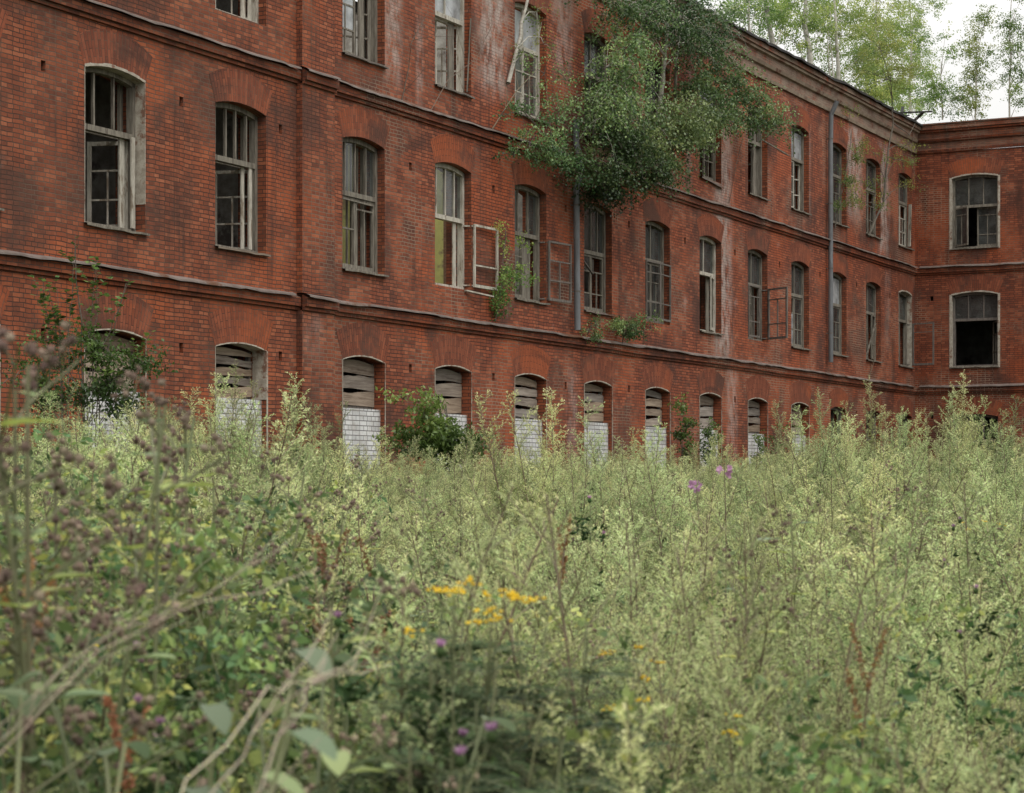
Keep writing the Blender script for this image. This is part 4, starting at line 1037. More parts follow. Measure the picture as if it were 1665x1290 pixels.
# ------------------------------------------------------------------ trees and shrubs
def tree(name, label, cat, trunk, blobs, seed, leafmat='birch', bark='bark_w', leaf=.055, droop=1.2, r0=.05, r1=.012, group=None, strand=.5, lfac=1.6, tb=.45, extra_trunks=(), aspect=.75, limb=True):
    """trunk: world points; blobs: (centre, (rx, ry, rz), leaves, tint) clumps the limbs reach into"""
    vb = VB(seed); r = vb.r; base = np.array(trunk[0], float)
    tr = np.array([np.array(p, float) for p in trunk])
    # densify and bend
    def dens(tr_, k=4):
        o_ = []
        for a, b_ in zip(tr_, tr_[1:]):
            for j in range(k): o_.append(a + (b_ - a) * j / k + (r.normal(size=3) * .009 * np.linalg.norm(b_ - a) if j else 0))
        return np.array(o_ + [tr_[-1]])
    T_ = dens(tr); vb.tube(T_, r0, r1, 8, .5)
    for et in extra_trunks: vb.tube(dens(np.array([np.array(p, float) for p in et[0]])), et[1], et[1] * .35, 7, .5)
    for bi, (c, rad, nl, tint) in enumerate(blobs):
        c = np.array(c, float); rad = np.array(rad, float)
        if limb:
            j = np.argmin(np.linalg.norm(T_ - c - (0, 0, -.3), axis=1)); s0 = T_[max(0, j - 1)]
            mid = (s0 + c) / 2 + (0, 0, .12) ; lb = dens(np.array([s0, mid, c]), 3); vb.tube(lb, min(r1 * 1.1, .018), .005, 5, .4)
        nst = max(3, int(nl * lfac / 26))
        lightv = r.uniform(-.13, .13)
        nsc = max(3, int(nst / 9)); scs = []
        for q in range(nsc):
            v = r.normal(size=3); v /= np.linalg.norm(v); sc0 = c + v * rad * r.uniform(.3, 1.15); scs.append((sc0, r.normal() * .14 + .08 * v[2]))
            if limb: vb.tube(dens(np.array([c, (c + sc0) / 2 + (0, 0, .05), sc0]), 2), .011, .004, 4, .3)
        for k in range(nst):
            sc0, sct = scs[r.randint(nsc)]; v = r.normal(size=3); v /= np.linalg.norm(v); p = sc0 + v * rad * r.uniform(.03, .30)
            d = v * np.array([1, 1, .4]) + np.array([0, 0, .35])
            L = strand * r.uniform(.5, 1.3)
            cl = curve(p, d, L, 5, droop * r.uniform(.7, 1.4), r, .5)
            if k % 2 == 0: vb.tube(cl, .004, .0015, 3, .3)
            m = 26; pp, dd, tt = on(cl, m, r)
            pp = pp + r.normal(size=(m, 3)) * .06
            D = r.normal(size=(m, 3)) * .8 + np.array([0, 0, -.55]); Ls = leaf * r.uniform(.65, 1.25, m)
            tl = tint + (.07 if leafmat == 'birch' else 0) + lightv * 1.3 + sct + r.normal() * .08 + r.normal(size=m) * .10 + .10 * v[2]  # tops tinted lighter, undersides darker: shade put into the leaf colour
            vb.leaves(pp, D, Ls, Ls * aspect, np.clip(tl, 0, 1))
    vb.V = [v - base for v in vb.V]
    return put(vb, name, tuple(base), label, cat, mats=(bark, leafmat, 'yel'), parts=('trunk', 'crown', 'flower'), group=group)
def v3(*a): return np.array(a, float)
def blobW(x, y, out, rx, rz, n, tint, ry=None): return (np.array(W(x, y, out)), (rx, ry or rx * .8, rz), n, tint)
G1 = 'birches growing out of the wall'
# weeping light birch hanging before the wall
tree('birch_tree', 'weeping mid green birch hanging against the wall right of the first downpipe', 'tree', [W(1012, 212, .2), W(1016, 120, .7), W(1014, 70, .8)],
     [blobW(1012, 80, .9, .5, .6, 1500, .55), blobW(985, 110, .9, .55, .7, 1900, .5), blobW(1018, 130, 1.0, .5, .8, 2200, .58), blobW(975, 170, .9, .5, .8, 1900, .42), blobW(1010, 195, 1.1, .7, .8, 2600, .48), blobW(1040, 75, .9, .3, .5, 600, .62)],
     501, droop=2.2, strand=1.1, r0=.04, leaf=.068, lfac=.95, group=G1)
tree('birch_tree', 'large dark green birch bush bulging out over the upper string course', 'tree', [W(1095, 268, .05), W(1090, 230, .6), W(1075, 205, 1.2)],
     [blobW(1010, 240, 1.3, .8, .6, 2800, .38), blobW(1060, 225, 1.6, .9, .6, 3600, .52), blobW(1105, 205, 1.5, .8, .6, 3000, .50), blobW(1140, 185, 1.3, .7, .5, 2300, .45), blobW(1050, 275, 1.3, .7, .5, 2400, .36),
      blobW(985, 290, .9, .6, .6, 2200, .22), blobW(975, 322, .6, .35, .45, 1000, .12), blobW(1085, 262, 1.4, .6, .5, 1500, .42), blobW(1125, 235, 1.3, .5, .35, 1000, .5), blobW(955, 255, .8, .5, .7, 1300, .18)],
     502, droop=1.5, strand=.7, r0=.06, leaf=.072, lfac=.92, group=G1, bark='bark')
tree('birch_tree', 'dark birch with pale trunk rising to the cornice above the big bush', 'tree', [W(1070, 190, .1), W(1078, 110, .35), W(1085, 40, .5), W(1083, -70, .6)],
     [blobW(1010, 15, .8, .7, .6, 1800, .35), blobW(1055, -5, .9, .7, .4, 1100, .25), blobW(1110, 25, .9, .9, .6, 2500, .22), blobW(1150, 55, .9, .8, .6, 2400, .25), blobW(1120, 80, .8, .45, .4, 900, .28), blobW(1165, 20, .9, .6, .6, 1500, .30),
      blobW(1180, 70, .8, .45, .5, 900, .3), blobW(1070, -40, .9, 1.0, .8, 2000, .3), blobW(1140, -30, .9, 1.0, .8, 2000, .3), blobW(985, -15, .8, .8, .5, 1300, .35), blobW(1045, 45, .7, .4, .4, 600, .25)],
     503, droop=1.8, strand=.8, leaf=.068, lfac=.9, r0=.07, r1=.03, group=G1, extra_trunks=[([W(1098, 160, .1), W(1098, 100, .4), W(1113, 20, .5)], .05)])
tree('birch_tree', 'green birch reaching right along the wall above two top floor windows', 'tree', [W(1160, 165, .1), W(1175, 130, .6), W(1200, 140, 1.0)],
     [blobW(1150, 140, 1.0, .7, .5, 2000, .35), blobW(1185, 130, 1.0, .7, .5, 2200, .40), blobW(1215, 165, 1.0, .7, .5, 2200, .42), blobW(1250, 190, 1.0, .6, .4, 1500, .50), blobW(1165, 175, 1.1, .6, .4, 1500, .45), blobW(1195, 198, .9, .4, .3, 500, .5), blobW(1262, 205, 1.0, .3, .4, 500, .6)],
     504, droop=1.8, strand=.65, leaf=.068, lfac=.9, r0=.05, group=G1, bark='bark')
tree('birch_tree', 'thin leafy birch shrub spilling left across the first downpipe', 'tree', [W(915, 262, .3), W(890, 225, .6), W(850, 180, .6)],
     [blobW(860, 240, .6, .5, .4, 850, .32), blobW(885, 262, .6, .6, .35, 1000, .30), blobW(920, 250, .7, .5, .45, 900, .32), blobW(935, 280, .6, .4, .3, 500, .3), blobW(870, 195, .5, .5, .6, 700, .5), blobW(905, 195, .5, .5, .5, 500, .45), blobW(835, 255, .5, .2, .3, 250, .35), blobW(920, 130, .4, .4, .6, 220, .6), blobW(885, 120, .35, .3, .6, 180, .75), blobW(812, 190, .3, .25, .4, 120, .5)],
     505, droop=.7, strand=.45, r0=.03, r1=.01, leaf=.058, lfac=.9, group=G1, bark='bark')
tree('birch_sapling', 'leaning white birch sapling standing in front of a top floor window', 'tree', [W(826, 135, .05), W(846, 60, .15), W(862, -30, .2)],
     [blobW(872, 20, .2, .3, .4, 110, .75, .2), blobW(876, 60, .2, .15, .5, 90, .75, .1), blobW(845, 90, .2, .2, .3, 50, .6, .1)], 506, leafmat='birch_l', r0=.05, r1=.03, leaf=.045, group=G1)
tree('ledge_sapling', 'sprig of green leaves growing beside the window with a hanging white casement', 'sapling', [W(805, 522, .08), W(815, 470, .2), W(822, 360, .25)],
     [blobW(815, 500, .2, .25, .35, 260, .35, .15), blobW(812, 470, .2, .3, .3, 300, .4, .15), blobW(823, 440, .2, .2, .4, 200, .45, .15), blobW(822, 390, .25, .15, .35, 120, .6, .1), blobW(850, 440, .1, .35, .3, 200, .55, .15), blobW(852, 400, .1, .2, .3, 90, .6, .1)],
     507, leafmat='birch_l', bark='bark', r0=.012, r1=.005, leaf=.055, droop=.3, strand=.3)
tree('ledge_shrub', 'low green shrub on the lower ledge right of the first downpipe foot', 'shrub', [W(1010, 562, .08), W(1015, 545, .2), W(1020, 525, .25)],
     [blobW(1012, 540, .2, .35, .25, 500, .35, .2), blobW(1035, 538, .2, .4, .25, 350, .35, .2), blobW(995, 540, .2, .25, .2, 200, .4, .2), blobW(1058, 535, .15, .25, .3, 130, .7, .1)], 508, leafmat='birch', bark='bark', r0=.012, r1=.005, leaf=.055, droop=.3, strand=.25)
tree('ledge_shrub', 'small sprig under the window sill beside the first downpipe foot', 'shrub', [W(955, 545, .08), W(958, 535, .2), W(962, 525, .25)],
     [blobW(955, 538, .2, .25, .18, 240, .5, .15), blobW(970, 530, .2, .2, .15, 120, .4, .15)], 509, leafmat='birch', bark='bark', r0=.01, r1=.004, leaf=.05, droop=.3, strand=.2)
tree('birch_sapling', 'thin yellowish birch growing over the window right of the second downpipe', 'tree', [W(1357, 372, .05), W(1372, 300, .3), W(1385, 210, .4)],
     [blobW(1368, 300, .3, .4, .7, 420, .35, .25), blobW(1360, 350, .2, .3, .5, 280, .35, .2), blobW(1385, 260, .3, .4, .5, 260, .6, .25), blobW(1395, 320, .3, .4, .5, 260, .6, .25), blobW(1380, 195, .3, .4, .4, 100, .8, .2), blobW(1405, 235, .3, .4, .3, 160, .75, .2)],
     510, leafmat='birch_l', bark='bark', r0=.02, r1=.008, leaf=.05, droop=.5, strand=.35)
tree('birch_sapling', 'white stemmed birch rooted in a top floor window near the corner, rising past the cornice', 'tree', [W(1411, 385, .0), W(1436, 330, .25), W(1443, 260, .4), W(1452, 200, .5), W(1447, 120, .6)],
     [blobW(1415, 330, .3, .4, .4, 200, .7, .3), blobW(1455, 260, .4, .5, .3, 260, .85, .3), blobW(1468, 240, .4, .3, .3, 160, .8, .3), blobW(1425, 290, .3, .3, .4, 150, .7, .2), blobW(1462, 305, .3, .35, .2, 110, .85, .2), blobW(1420, 250, .3, .3, .3, 100, .8, .2),
      blobW(1440, 130, .5, 1.2, 1.0, 1500, .75, .6), blobW(1430, 80, .5, 1.0, 1.0, 1100, .7, .6)],
     511, leafmat='birch_l', bark='bark', r0=.04, r1=.018, leaf=.055, droop=.6, strand=.45, extra_trunks=[([W(1452, 200, .5), W(1478, 220, .45), W(1491, 190, .3)], .02), ([W(1411, 385, 0), W(1425, 340, .2), W(1440, 300, .3)], .018)])
# trees on the roof
G2 = 'birches growing on the roof'
def Wz(x, y, out): return np.array(W(x, y, out))
def rooftree(lab, base, top, crowns, seed, n, tint=.6, sp=None, r0=.06, extra=()):
    f = sp or Wz
    bl = []
    r = random.Random(seed)
    for (x, y, out, rx, rz, k) in crowns:
        bl.append((np.array(f(x, y, out)), (rx, rx * .8, rz), k, tint + r.uniform(-.12, .12)))
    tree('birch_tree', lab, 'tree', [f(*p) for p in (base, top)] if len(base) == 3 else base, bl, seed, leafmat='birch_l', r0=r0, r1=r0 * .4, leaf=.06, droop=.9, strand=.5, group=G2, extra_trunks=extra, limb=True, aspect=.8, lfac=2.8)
rooftree('leftmost roof birch, slender trunk beside the dark wall birches', (1219, 66, -.2), (1216, -60, -.2), [(1195, 15, -.3, .7, .6, 420), (1225, 25, -.3, .7, .5, 420), (1205, -20, -.3, 1, .8, 500)], 520, 900, .35, r0=.045)
rooftree('roof birch with a thick pale leaning trunk second from the left', (1258, 84, -.1), (1238, -30, -.3), [(1255, 15, -.3, .9, .6, 520), (1275, 45, -.4, .7, .6, 420), (1240, 20, -.4, .6, .5, 300), (1290, 10, -.6, .8, .6, 420), (1250, -30, -.6, 1.2, .8, 500)], 521, 900, .45, r0=.095)
rooftree('tall pale trunked roof birch near the middle of the cornice', (1318, 120, -.1), (1305, -40, -.3), [(1310, 30, -.3, .9, .7, 600), (1330, 60, -.5, .8, .7, 560), (1290, 70, -.6, .6, .5, 260), (1320, 0, -.6, 1.1, .8, 700), (1345, 20, -1, .9, .8, 620), (1300, -40, -.6, 1.2, .8, 500)], 522, 900, .5, r0=.10)
rooftree('clump of thin roof birches rising above the second downpipe', (1363, 143, -.1), (1356, 0, -.2), [(1365, 60, -.4, .9, .9, 900), (1345, 100, -.6, .6, .6, 380), (1390, 100, -.8, .9, .9, 1000), (1375, 20, -.8, 1.1, .9, 900), (1400, 50, -1.2, 1, .9, 900)], 523, 900, .6, r0=.075,
         extra=[([W(1349, 133, -.1), W(1346, 80, -.2), W(1349, 10, -.3)], .03), ([W(1355, 138, -.1), W(1352, 90, -.2), W(1345, 40, -.3)], .028)])
rooftree('dense yellow green roof birch left of the wing corner', (1425, 170, -1.5), (1425, 0, -1.5), [(1420, 120, -1.5, 1.0, 1.0, 1500), (1440, 90, -1.8, 1.1, 1.0, 1500), (1425, 50, -2, 1.2, 1.0, 1300), (1455, 40, -2.4, 1.2, 1.0, 1100), (1405, 150, -1, .8, .6, 900), (1440, 150, -1.6, .9, .6, 1000), (1460, 0, -2.4, 1.4, .9, 1000), (1420, 0, -2, 1.2, .9, 1000), (1440, -50, -2.4, 1.6, .9, 900)], 524, 900, .72, r0=.07)
rooftree('drooping roof birch above the corner of the two wings', (1480, 185, -2.5), (1478, 0, -2.5), [(1480, 130, -2.4, 1.0, .9, 1100), (1490, 90, -2.6, .9, .9, 850), (1485, 45, -2.8, .9, .9, 700), (1498, 10, -3, .6, .7, 450), (1465, 165, -2.2, .8, .5, 700), (1500, 165, -2.6, .6, .5, 500), (1478, -30, -2.8, 1, .9, 500)], 525, 900, .55, r0=.06)
rooftree('small leafy roof birch just right of the wing corner', (1532, 195, -1.2), (1530, 100, -1.2), [(1530, 150, -1.2, .6, .8, 520), (1548, 165, -1.2, .6, .5, 420), (1545, 80, -1.2, .35, .6, 150), (1536, 62, -1.2, .3, .3, 70), (1515, 130, -1.2, .5, .7, 330)], 526, 900, .55, sp=SW, r0=.03)
rooftree('narrow upright roof birch with clear sky on both sides', (1585, 206, -.1), (1588, 60, -.3), [(1585, 160, -.3, .5, .7, 430), (1590, 120, -.3, .7, .7, 560), (1592, 80, -.3, .65, .7, 430), (1600, 45, -.3, .5, .6, 260), (1605, 20, -.3, .3, .4, 110), (1572, 170, -.3, .4, .5, 200)], 527, 900, .5, sp=SW, r0=.035)
rooftree('darker roof birch at the right edge of the picture', (1641, 196, -.4), (1644, 0, -.4), [(1640, 150, -.4, .5, .5, 180), (1645, 110, -.4, .6, .6, 300), (1640, 70, -.4, .8, .6, 420), (1650, 30, -.4, .7, .6, 380), (1662, 90, -.4, .6, .6, 250), (1660, 0, -.4, .8, .6, 350), (1662, 160, -.4, .4, .4, 120)], 528, 900, .35, sp=SW, r0=.035)
# shrubs before the ground floor
def Pn(x, y, Z): return np.array(P(x, y, Z))
Z = 30.5
tree('aspen_sapling', 'tall leafy sapling clump in front of the leftmost boarded window', 'sapling', [v3(*P(140, 800, Z)[:2], ground_z(P(140, 800, Z)[0], Z)), Pn(135, 640, Z), Pn(122, 400, Z)],
     [(Pn(x, y, Z), (rx, .3, rz), n, tn) for (x, y, rx, rz, n, tn) in ((110, 560, .45, .3, 420, .4), (165, 570, .45, .3, 500, .35), (60, 605, .4, .35, 350, .25), (120, 620, .5, .3, 900, .15), (180, 620, .5, .3, 900, .2), (215, 600, .3, .3, 350, .35), (100, 660, .5, .25, 700, .1), (180, 665, .5, .25, 700, .15), (20, 620, .3, .3, 140, .3))],
     530, leafmat='aspen', bark='bark', leaf=.06, droop=.1, strand=.35, r0=.018, r1=.006, aspect=.6, lfac=1.2,
     extra_trunks=[([v3(P(120, 800, Z)[0], Z, .8), Pn(100, 600, Z), Pn(78, 470, Z)], .012), ([v3(P(150, 800, Z)[0], Z, .8), Pn(160, 620, Z), Pn(205, 460, Z)], .012), ([v3(P(150, 800, Z)[0], Z, .8), Pn(150, 600, Z), Pn(158, 420, Z)], .01), ([v3(P(160, 800, Z)[0], Z, .8), Pn(200, 640, Z), Pn(245, 560, Z)], .01)])
# upright leafy shoots rising out of that clump
for k, (q, lab) in enumerate((([(110, 640), (112, 520), (122, 380)], 'tallest leafy shoot of the sapling clump on the left'), ([(80, 620), (78, 540), (68, 450)], 'leftmost leafy shoot rising from the sapling clump'), ([(130, 640), (150, 500), (156, 420)], 'leafy shoot just right of the tallest one'),
        ([(140, 640), (178, 540), (210, 455)], 'leafy shoot leaning right over the arch of the leftmost boarded window'), ([(160, 640), (210, 600), (246, 540)], 'leafy shoot bending right over the jamb of the leftmost boarded window'), ([(100, 640), (95, 560), (92, 470)], 'leafy shoot between the leftmost and the tallest one'))):
    p = [Pn(x, y, Z - .1) for x, y in q]; g0 = p[0].copy(); g0[2] = ground_z(g0[0], g0[1]); base = g0.copy(); vb = VB(560 + k); r = vb.r
    pts_ = np.array([g0] + p); st = np.concatenate([[a_ + (b_ - a_) * j / 4 + r.normal(size=3) * .012 for j in range(4)] for a_, b_ in zip(pts_, pts_[1:])] + [[pts_[-1]]]) - base
    vb.tube(st, .011, .003, 5, .4)
    for j in range(9):
        x_ = r.uniform(.42, .9) * (len(st) - 1); i = int(x_); pp = st[i] + (st[i + 1] - st[i]) * (x_ - i); a_ = r.uniform(0, 6.28)
        br = curve(pp, (math.cos(a_), math.sin(a_) * .6, 1.3), r.uniform(.15, .42), 4, .1, r, .3); vb.tube(br, .004, .0015, 3, .4); m = r.randint(7, 13); p2, d2, t2 = on(br, m, r); az_ = r.uniform(0, 6.28, m)
        vb.leaves(p2, np.column_stack([np.cos(az_), np.sin(az_), np.full(m, .25)]), r.uniform(.07, .12, m), r.uniform(.05, .075, m), np.clip(.45 + r.normal(size=m) * .22, 0, 1), flat=.55)
    m = 34; p2, d2, t2 = on(st[6:], m, r); az_ = r.uniform(0, 6.28, m); vb.leaves(p2, np.column_stack([np.cos(az_), np.sin(az_), np.full(m, .25)]), r.uniform(.07, .12, m), r.uniform(.05, .075, m), np.clip(.5 + r.normal(size=m) * .22, 0, 1), flat=.55)
    put(vb, 'leafy_shoot', tuple(base), lab, 'sapling', ('bark', 'aspen', 'yel'), parts=('stem', 'leaves', 'bud'), group='upright shoots beside the leftmost boarded window')
Z = 38.0
tree('elder_bush', 'dark green bushy shrub in front of the white brick of a boarded window', 'shrub', [v3(*P(735, 800, Z)[:2], ground_z(P(735, 800, Z)[0], Z)), Pn(730, 700, Z), Pn(725, 660, Z)],
     [(Pn(x, y, Z), (rx, .4, rz), n, tn) for (x, y, rx, rz, n, tn) in ((735, 715, .35, .4, 900, .2), (700, 715, .45, .3, 800, .3), (665, 710, .35, .2, 280, .45), (690, 680, .3, .2, 200, .55), (725, 690, .3, .25, 350, .4), (655, 650, .15, .1, 60, .8), (690, 640, .12, .12, 50, .8), (712, 655, .2, .1, 80, .75), (750, 730, .3, .4, 500, .15), (640, 722, .2, .15, 90, .5), (720, 745, .4, .3, 500, .1))],
     531, leafmat='aspen', bark='bark', leaf=.09, droop=.2, strand=.3, r0=.02, r1=.008, aspect=.5)
for k, (x, y, Z, hh, lab) in enumerate(((1110, 680, 54.2, .7, 'narrow green climber on the brick between two boarded windows'), (1152, 705, 57, .6, 'leafy climber over the white bricks of a boarded window'), (1262, 725, 62, .6, 'dark climber low on the wall between the last two white brick windows'), (1232, 735, 60.5, .4, 'climber shoots over the white bricks of the window beneath the smallest planks'))):
    base = v3(*P(x, 800, Z)[:2], ground_z(P(x, 800, Z)[0], Z))
    tree('climbing_shrub', lab, 'shrub', [base, Pn(x, y + 30, Z), Pn(x, y - 20, Z)], [(Pn(x + dx, y + dy, Z), (.2, .15, .3), n, tn) for dx, dy, n, tn in ((0, -15, 120, .6), (3, 10, 160, .5), (-3, 35, 200, .3), (5, 60, 200, .25))], 540 + k, leafmat='aspen', bark='bark', leaf=.07, droop=.4, strand=.25, r0=.01, r1=.004)
# bare creeping twigs on the brick
def twig(name, lab, pts_, r0, forks=3, seed=0, mat='stem'):
    vb = VB(seed); r = vb.r; p = np.array([np.array(q, float) for q in pts_]); base = p[0].copy(); p = p - base
    vb.tube(p, r0, r0 * .4, 5, .4)
    for k in range(forks):
        a, d, tt = on(p, 1, r); br = curve(a[0], d[0] / np.linalg.norm(d[0]) + r.normal(size=3) * .5, np.linalg.norm(p[-1]) * r.uniform(.2, .45), 5, -.1, r, .6); vb.tube(br, r0 * .45, r0 * .2, 4, .3)
    return put(vb, name, tuple(base), lab, 'twig', mats=(mat, 'birch', 'yel'), parts=('branch', 'leaf', 'bud'))
twig('bare_twig', 'bare twig curving up the brick between two top floor windows on the left', [W(652, 168, .03), W(664, 110, .08), W(668, 70, .05), W(695, 20, .05)], .014, 4, 1)
twig('bare_twig', 'bare twig arching across the top floor window left of the leaning birch', [W(700, 180, .1), W(728, 130, .1), W(775, 95, .15), W(790, 60, .1)], .010, 5, 2)
twig('bare_twig', 'dark bent branch crossing below the leaning white birch', [W(800, 210, .05), W(838, 150, .3), W(880, 105, .35)], .016, 4, 3)
twig('bare_twig', 'thin bare twigs on the white stained brick under the green birch', [W(1185, 330, .05), W(1196, 270, .08), W(1212, 210, .1)], .012, 5, 4)
twig('bare_twig', 'dry hanging vine below the window nearest the wing corner but one', [W(1412, 615, .03), W(1420, 590, .1), W(1428, 500, .15)], .012, 6, 5)
twig('bare_twig', 'wispy dry twigs hanging below the cornice corner', [W(1487, 200, .2), W(1480, 260, .2), W(1490, 300, .3)], .012, 6, 6)

# ------------------------------------------------------------------ single plants one can point to
def gp(px, top_y, Z, h):
    """plant of height h scaled so that its tip meets the photo row top_y"""
    X = (px - CX) / F * Z; zt = EYE + (HY - top_y) * Z / F; gz = ground_z(X, Z); return (X, Z, gz), (zt - gz) / h
MUG = ('stem', 'mug', 'yel')
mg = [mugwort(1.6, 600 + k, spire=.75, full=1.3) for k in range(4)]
GM = 'tall mugwort spires standing above the weed field'
mroots = {}
for k, (x, y, Z, lab) in enumerate((
        (1434, 607, 25, 'tallest mugwort spire in front of the wing corner'), (1583, 600, 27, 'mugwort spire below the open window of the short wing'), (1541, 632, 26.5, 'slim mugwort spire left of the short wing ground floor window'),
        (1318, 640, 24, 'mugwort spire beside the last boarded window'), (1362, 625, 25, 'mugwort spire rising right of the last boarded window'), (1405, 668, 24, 'short mugwort spire left of the tallest one'), (1470, 668, 25, 'mugwort spire just right of the tallest one'),
        (1610, 655, 27, 'mugwort spire against the right jamb of the short wing ground window'), (1500, 660, 26, 'mugwort spire under the wing corner'), (1380, 690, 23, 'dense mugwort spire in the right hand clump'), (1650, 690, 27, 'mugwort spire at the right edge of the picture'),
        (886, 607, 17, 'tall pale mugwort spire before the third white brick window from the pilaster'), (1035, 670, 16, 'blurred pale mugwort spire before the brick pier in the middle'), (1020, 690, 17, 'lower mugwort spire beside the blurred middle one'), (480, 600, 26, 'mugwort spire in front of the brick pilaster'),
        (292, 592, 25, 'mugwort spire beside the leafy sapling'), (350, 580, 24, 'mugwort spire left of the first white brick infill'), (455, 625, 25, 'mugwort spire right of the first white brick infill'), (765, 690, 30, 'mugwort spire beside the dark bushy shrub'),
        (640, 700, 26, 'mugwort spire before the brick right of the second white infill'), (560, 705, 26, 'mugwort spire before the second white infill'), (240, 640, 24, 'mugwort spire among the burdocks on the left'), (1160, 690, 30, 'mugwort spire between two climbers'),
        (1100, 715, 28, 'mugwort spire before the fifth white infill'), (950, 730, 26, 'mugwort spire before the fourth white infill'), (1290, 715, 26, 'mugwort spire at the left shoulder of the right clump'), (700, 1120, 4.2, 'bright green mugwort spike left of the tansy foot'),
        (838, 1085, 4.6, 'pale mugwort spike standing right of the tansy'), (985, 1120, 4.6, 'pale mugwort spike in the lower middle of the field'), (1110, 1130, 4.2, 'mugwort spike leaning in the lower right'), (1175, 990, 5.2, 'mugwort spike above the small orange flowers'))):
    loc, s = gp(x, y, Z, 1.62); j = k % 4
    if j not in mroots: mroots[j] = put(mg[j], 'mugwort_plant', loc, lab, 'plant', MUG, group=GM, rotz=k * 1.3, sc_=s)
    else: dup(mroots[j], loc, k * 1.3, s, lab, GM)
# burdocks
bb = [burdock(1.5, 640 + k, leaves=14, heads=1.0, yellow=.4, leafL=.12) for k in range(4)]; broots = {}
GB = 'burdock plants with brown burrs'
for k, (x, y, Z, lab) in enumerate((
        (70, 520, 3.6, 'nearest burdock rising above the others at the left edge'), (5, 590, 3.9, 'tall burdock cut by the left edge of the picture'), (115, 650, 4.3, 'burdock with pale stems beside the nearest one'), (250, 640, 5.2, 'burdock in front of the bare brick right of the leftmost window'), (165, 590, 4.0, 'burdock with pinkish burrs right of the nearest one'), (10, 630, 4.0, 'low burdock at the far left edge'), (200, 670, 6.0, 'burdock in front of the sapling foot'),
        (330, 690, 6.2, 'burdock with dark burrs below the first white infill'), (260, 740, 6.2, 'leafy burdock left of the long dry stalk'), (100, 760, 5.4, 'burdock mixed with yellow leaves at the left'), (430, 760, 7, 'burdock right of the first white infill'),
        (395, 790, 6.4, 'burdock with rows of dark burrs beside the dry stalk tip'), (548, 960, 4.3, 'burdock head cluster of round brown burrs in the lower left middle'), (600, 760, 12, 'small burdock before the second white infill'), (680, 790, 12, 'burdock left of the middle mugwort'),
        (1325, 830, 9, 'burdock with brown burrs in the right middle'), (1400, 800, 11, 'burdock behind the right middle burrs'), (1470, 765, 15, 'burdock with yellowing leaves in the right clump'), (1530, 800, 15, 'dark seeded burdock right of the yellowing one'),
        (1260, 850, 7, 'burdock with green leaves left of the right middle burrs'), (1620, 815, 13, 'burdock with yellow leaves near the right edge'), (700, 1210, 3.8, 'low burdock with burrs at the bottom beside the pink thistle'), (50, 900, 4.6, 'burdock low at the left edge'), (170, 860, 5.0, 'burdock in the left foreground below the horizon'),
        (480, 830, 8, 'burdock left of the rusty dock'))):
    loc, s = gp(x, y, Z, 1.5); j = k % 4
    if j not in broots: broots[j] = put(bb[j], 'burdock_plant', loc, lab, 'plant', ('stem_g', 'burleaf', 'burr'), parts=('stem', 'leaves', 'burrs'), group=GB, rotz=k * 1.7, sc_=s)
    else: dup(broots[j], loc, k * 1.7, s, lab, GB)
rb = random.Random(99)
for k in range(90):
    Z = rb.uniform(5.5, 20) if k < 62 else rb.uniform(7, 20)
    x = rb.uniform(-60, 560) if k < 62 else rb.uniform(560, 1660)
    X = (x - CX) / F * Z; gz = ground_z(X, Z)
    s = rb.uniform(.74, .95) * (1.12 if x < 500 else 1)
    dup(broots[k % 4], (X, Z, gz), k * 2.1, s, 'one of the brown burred burdocks scattered through the weed field', 'burdocks scattered through the weed field')
# broad pale leaved plants low in front
GL = 'low broad leaved plants'
bl = [VB(660), VB(661)]
for vb in bl:
    r = vb.r
    for k in range(13):
        a = k * 2.1 + r.uniform(-.3, .3); h_ = r.uniform(.6, 1.0); st = curve((r.normal() * .02, r.normal() * .02, 0), (math.cos(a) * .3, math.sin(a) * .3, 1), h_, 5, .15, r, .2); vb.tube(st, .004, .0025, 5, .8)
        vb.bigleaf(st[-1], (math.cos(a), math.sin(a), -.1 + r.normal() * .15), (0, 0, 1), r.uniform(.05, .085), r.uniform(.028, .045), r.uniform(.1, .6), cup=.25)
for k, (x, y, Z, lab) in enumerate(((300, 1150, 3.3, 'broad pale leaves in the lower left foreground'), (440, 1060, 3.9, 'pale leaves above the lower left ones'), (560, 1235, 3.0, 'broad grey green leaves at the bottom left of the tansy'), (30, 1140, 3.2, 'broad leaves at the lower left edge'), (400, 1260, 2.9, 'broad leaves at the bottom edge on the left'), (230, 1010, 4.0, 'green leaves behind the crossing dry stalks'))):
    loc, s = gp(x, y, Z, .98)
    if k < 2: root = put(bl[k], 'broadleaf_plant', loc, lab, 'plant', ('stem_g', 'burleaf', 'yel'), parts=('stem', 'leaves', 'bud'), group=GL, rotz=k, sc_=s); bl[k] = root
    else: dup(bl[k % 2], loc, k * 1.9, s, lab, GL)
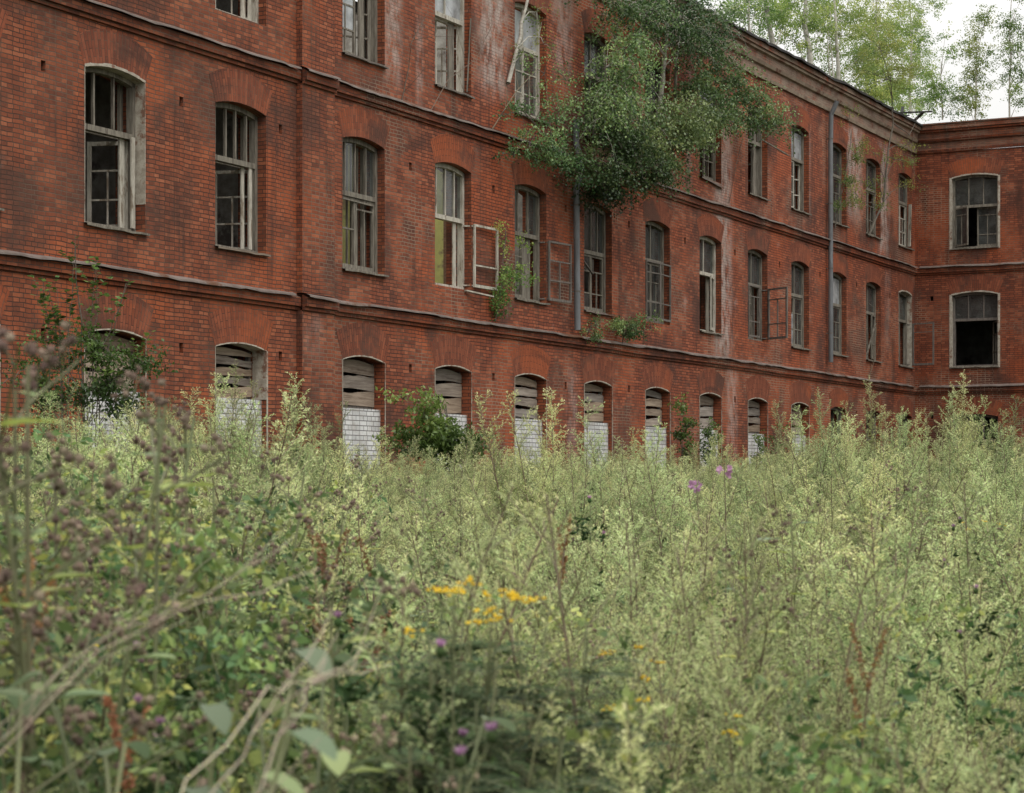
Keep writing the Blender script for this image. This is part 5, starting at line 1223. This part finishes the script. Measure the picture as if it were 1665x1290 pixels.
# tansies
tz_ = [tansy(1.4, 670, 6, 1.5), tansy(1.2, 671, 2, 1.)]
GT = 'tansy plants with yellow button flowers'
for k, (x, y, Z, j, lab) in enumerate(((778, 965, 4.7, 0, 'big dark green tansy topped with yellow buttons in the lower middle'), (1010, 1080, 5.8, 1, 'small tansy with few yellow buttons right of the big one'), (1100, 1170, 5.2, 1, 'tansy with orange yellow buttons in the lower right'), (285, 1050, 6.5, 1, 'small tansy behind the dry stalks on the left'), (1600, 855, 14, 1, 'distant tansy near the right edge'))):
    loc, s = gp(x, y, Z, 1.4 if j == 0 else 1.2)
    if k < 2: tz_[k] = put(tz_[k], 'tansy_plant', loc, lab, 'plant', ('stem_g', 'tansy', 'yel'), group=GT, rotz=k * 2., sc_=s)
    else: dup(tz_[1], loc, k * 1.3, s, lab, GT)
tr_ = None
for k, (x, y, Z) in enumerate(((725, 985, 5.0), (845, 980, 5.1), (700, 1030, 4.7), (885, 1020, 5.0), (790, 1020, 4.9), (760, 1070, 4.4), (830, 1080, 4.5), (660, 1130, 4.3), (840, 1130, 4.2), (745, 1140, 4.1), (800, 1200, 3.9))):
    loc, s = gp(x, y, Z, 1.2); lb = 'one of the flowerless dark green ferny plants crowding round the foot of the big tansy'; gr = 'flowerless tansies at the foot of the flowering one'
    if tr_ is None: tr_ = put(tansy(1.2, 672, 0, 2.6), 'tansy_plant', loc, lb, 'plant', ('stem_g', 'tansy', 'yel'), group=gr, rotz=k * 2., sc_=s)
    else: dup(tr_, loc, k * 1.7, s, lb, gr)
ths = [thistle(1.2, 680, 4), thistle(1.2, 681, 2)]
GH = 'pink flowered thistles'
for k, (x, y, Z, lab) in enumerate(((640, 1190, 3.6, 'thistle with two pink heads at the bottom beside the tansy'), (645, 1065, 4.2, 'thistle with a pink head left of the tansy'), (172, 1180, 3.8, 'pink thistle in the lower left'), (615, 1015, 4.8, 'faint pink thistle behind the burr cluster'), (375, 1060, 5, 'pink thistle behind the dry stalks'), (1566, 960, 8, 'pink flower low at the right'), (1490, 850, 12, 'small violet flower in the right clump'), (940, 815, 12, 'pale pink flower head in the middle of the field'))):
    loc, s = gp(x, y, Z, 1.28)
    if k < 2: ths[k] = put(ths[k], 'thistle_plant', loc, lab, 'plant', ('stem_g', 'tansy', 'pink'), group=GH, rotz=k, sc_=s)
    else: dup(ths[k % 2], loc, k * 1.1, s, lab, GH)
wh = None
for k, (x, y, Z, lab) in enumerate(((1152, 750, 11, 'pink willowherb in front of the brick pier, left one'), (1187, 775, 11, 'pink willowherb just right of and lower than the other'))):
    loc, s = gp(x, y, Z, 1.4)
    if wh is None: wh = put(willowherb(1.4, 690), 'willowherb', loc, lab, 'plant', ('stem', 'weed', 'pink'), group='pink willowherbs', sc_=s)
    else: dup(wh, loc, 2.1, s, lab, 'pink willowherbs')
dk = None
for k, (x, y, Z, lab) in enumerate(((540, 865, 7.5, 'rusty brown dock left of the middle of the field'), (20, 885, 4.4, 'rusty orange dock spikes at the left edge'), (48, 935, 4.3, 'rusty dock spike just right of the left edge one'), (845, 840, 8, 'faint reddish dock stem in the middle'), (1325, 985, 6, 'small orange dock in the right part of the field'), (55, 1050, 4.4, 'low rusty dock near the left edge'))):
    loc, s = gp(x, y, Z, 1.05)
    if k > 0:
        put(dock(1.05, 696 + k, 1, 3), 'dock_plant', loc, lab, 'plant', ('stem', 'weed', 'rust'), parts=('stem', 'leaves', 'seed_spikes'), group='rusty dock plants', sc_=s)
    elif dk is None: dk = put(dock(1.05, 695), 'dock_plant', loc, lab, 'plant', ('stem', 'weed', 'rust'), parts=('stem', 'leaves', 'seed_spikes'), group='rusty dock plants', sc_=s)
    else: dup(dk, loc, k * 2.3, s, lab, 'rusty dock plants')
# dry leaning stalks
GS = 'dry straw coloured stalks leaning in the left foreground'
for k, (pp_, lab) in enumerate((([(150, 1048, 3.6), (330, 960, 3.7), (480, 870, 3.9)], 'long dry stalk reaching furthest up to the right'), ([(-20, 1240, 3.5), (160, 1060, 3.6), (330, 985, 3.6), (520, 925, 3.7)], 'dry stalk rising from the lower left corner'),
        ([(70, 1135, 3.5), (200, 1060, 3.5), (300, 1010, 3.5)], 'short dry stalk crossing the two long ones'), ([(400, 1300, 2.9), (470, 1180, 3.1), (530, 1070, 3.3)], 'steep dry stalk near the bottom left of the tansy'), ([(330, 1300, 3.0), (440, 1160, 3.3), (540, 990, 3.6)], 'steep dry stalk under the round burr cluster'), ([(430, 1130, 3.3), (520, 1095, 3.5), (640, 1080, 3.8)], 'nearly level dry stalk pointing at the pink thistle'))):
    p = np.array([np.array(P(*q)) for q in pp_]); gz = ground_z(p[0][0], p[0][1]); dr = (p[0] - p[1]) / np.linalg.norm(p[0] - p[1])
    q1 = p[0] + dr * .25 - (0, 0, .08); q2 = q1 + dr * .16 - (0, 0, .25); start = q2 + dr * .05 - (0, 0, .3); start[2] = gz; full = np.vstack([start, q2, q1, p]); vb = VB(700 + k); r = vb.r
    full2 = np.concatenate([[a + (b_ - a) * j / 4 + r.normal(size=3) * .006 for j in range(4)] for a, b_ in zip(full, full[1:])] + [[full[-1]]])
    base = start.copy(); vb.tube(full2 - base, .0021, .0009, 6, .8)
    for q in range(6):
        a, d, tt = on(full2 - base, 1, r); d = d[0] / np.linalg.norm(d[0]); br = curve(a[0], d + r.normal(size=3) * .35, r.uniform(.08, .2), 4, 0, r, .2); vb.tube(br, .0011, .0006, 4, .7)
    put(vb, 'dry_stalk', tuple(base), lab, 'stalk', ('straw', 'weed', 'yel'), group=GS)
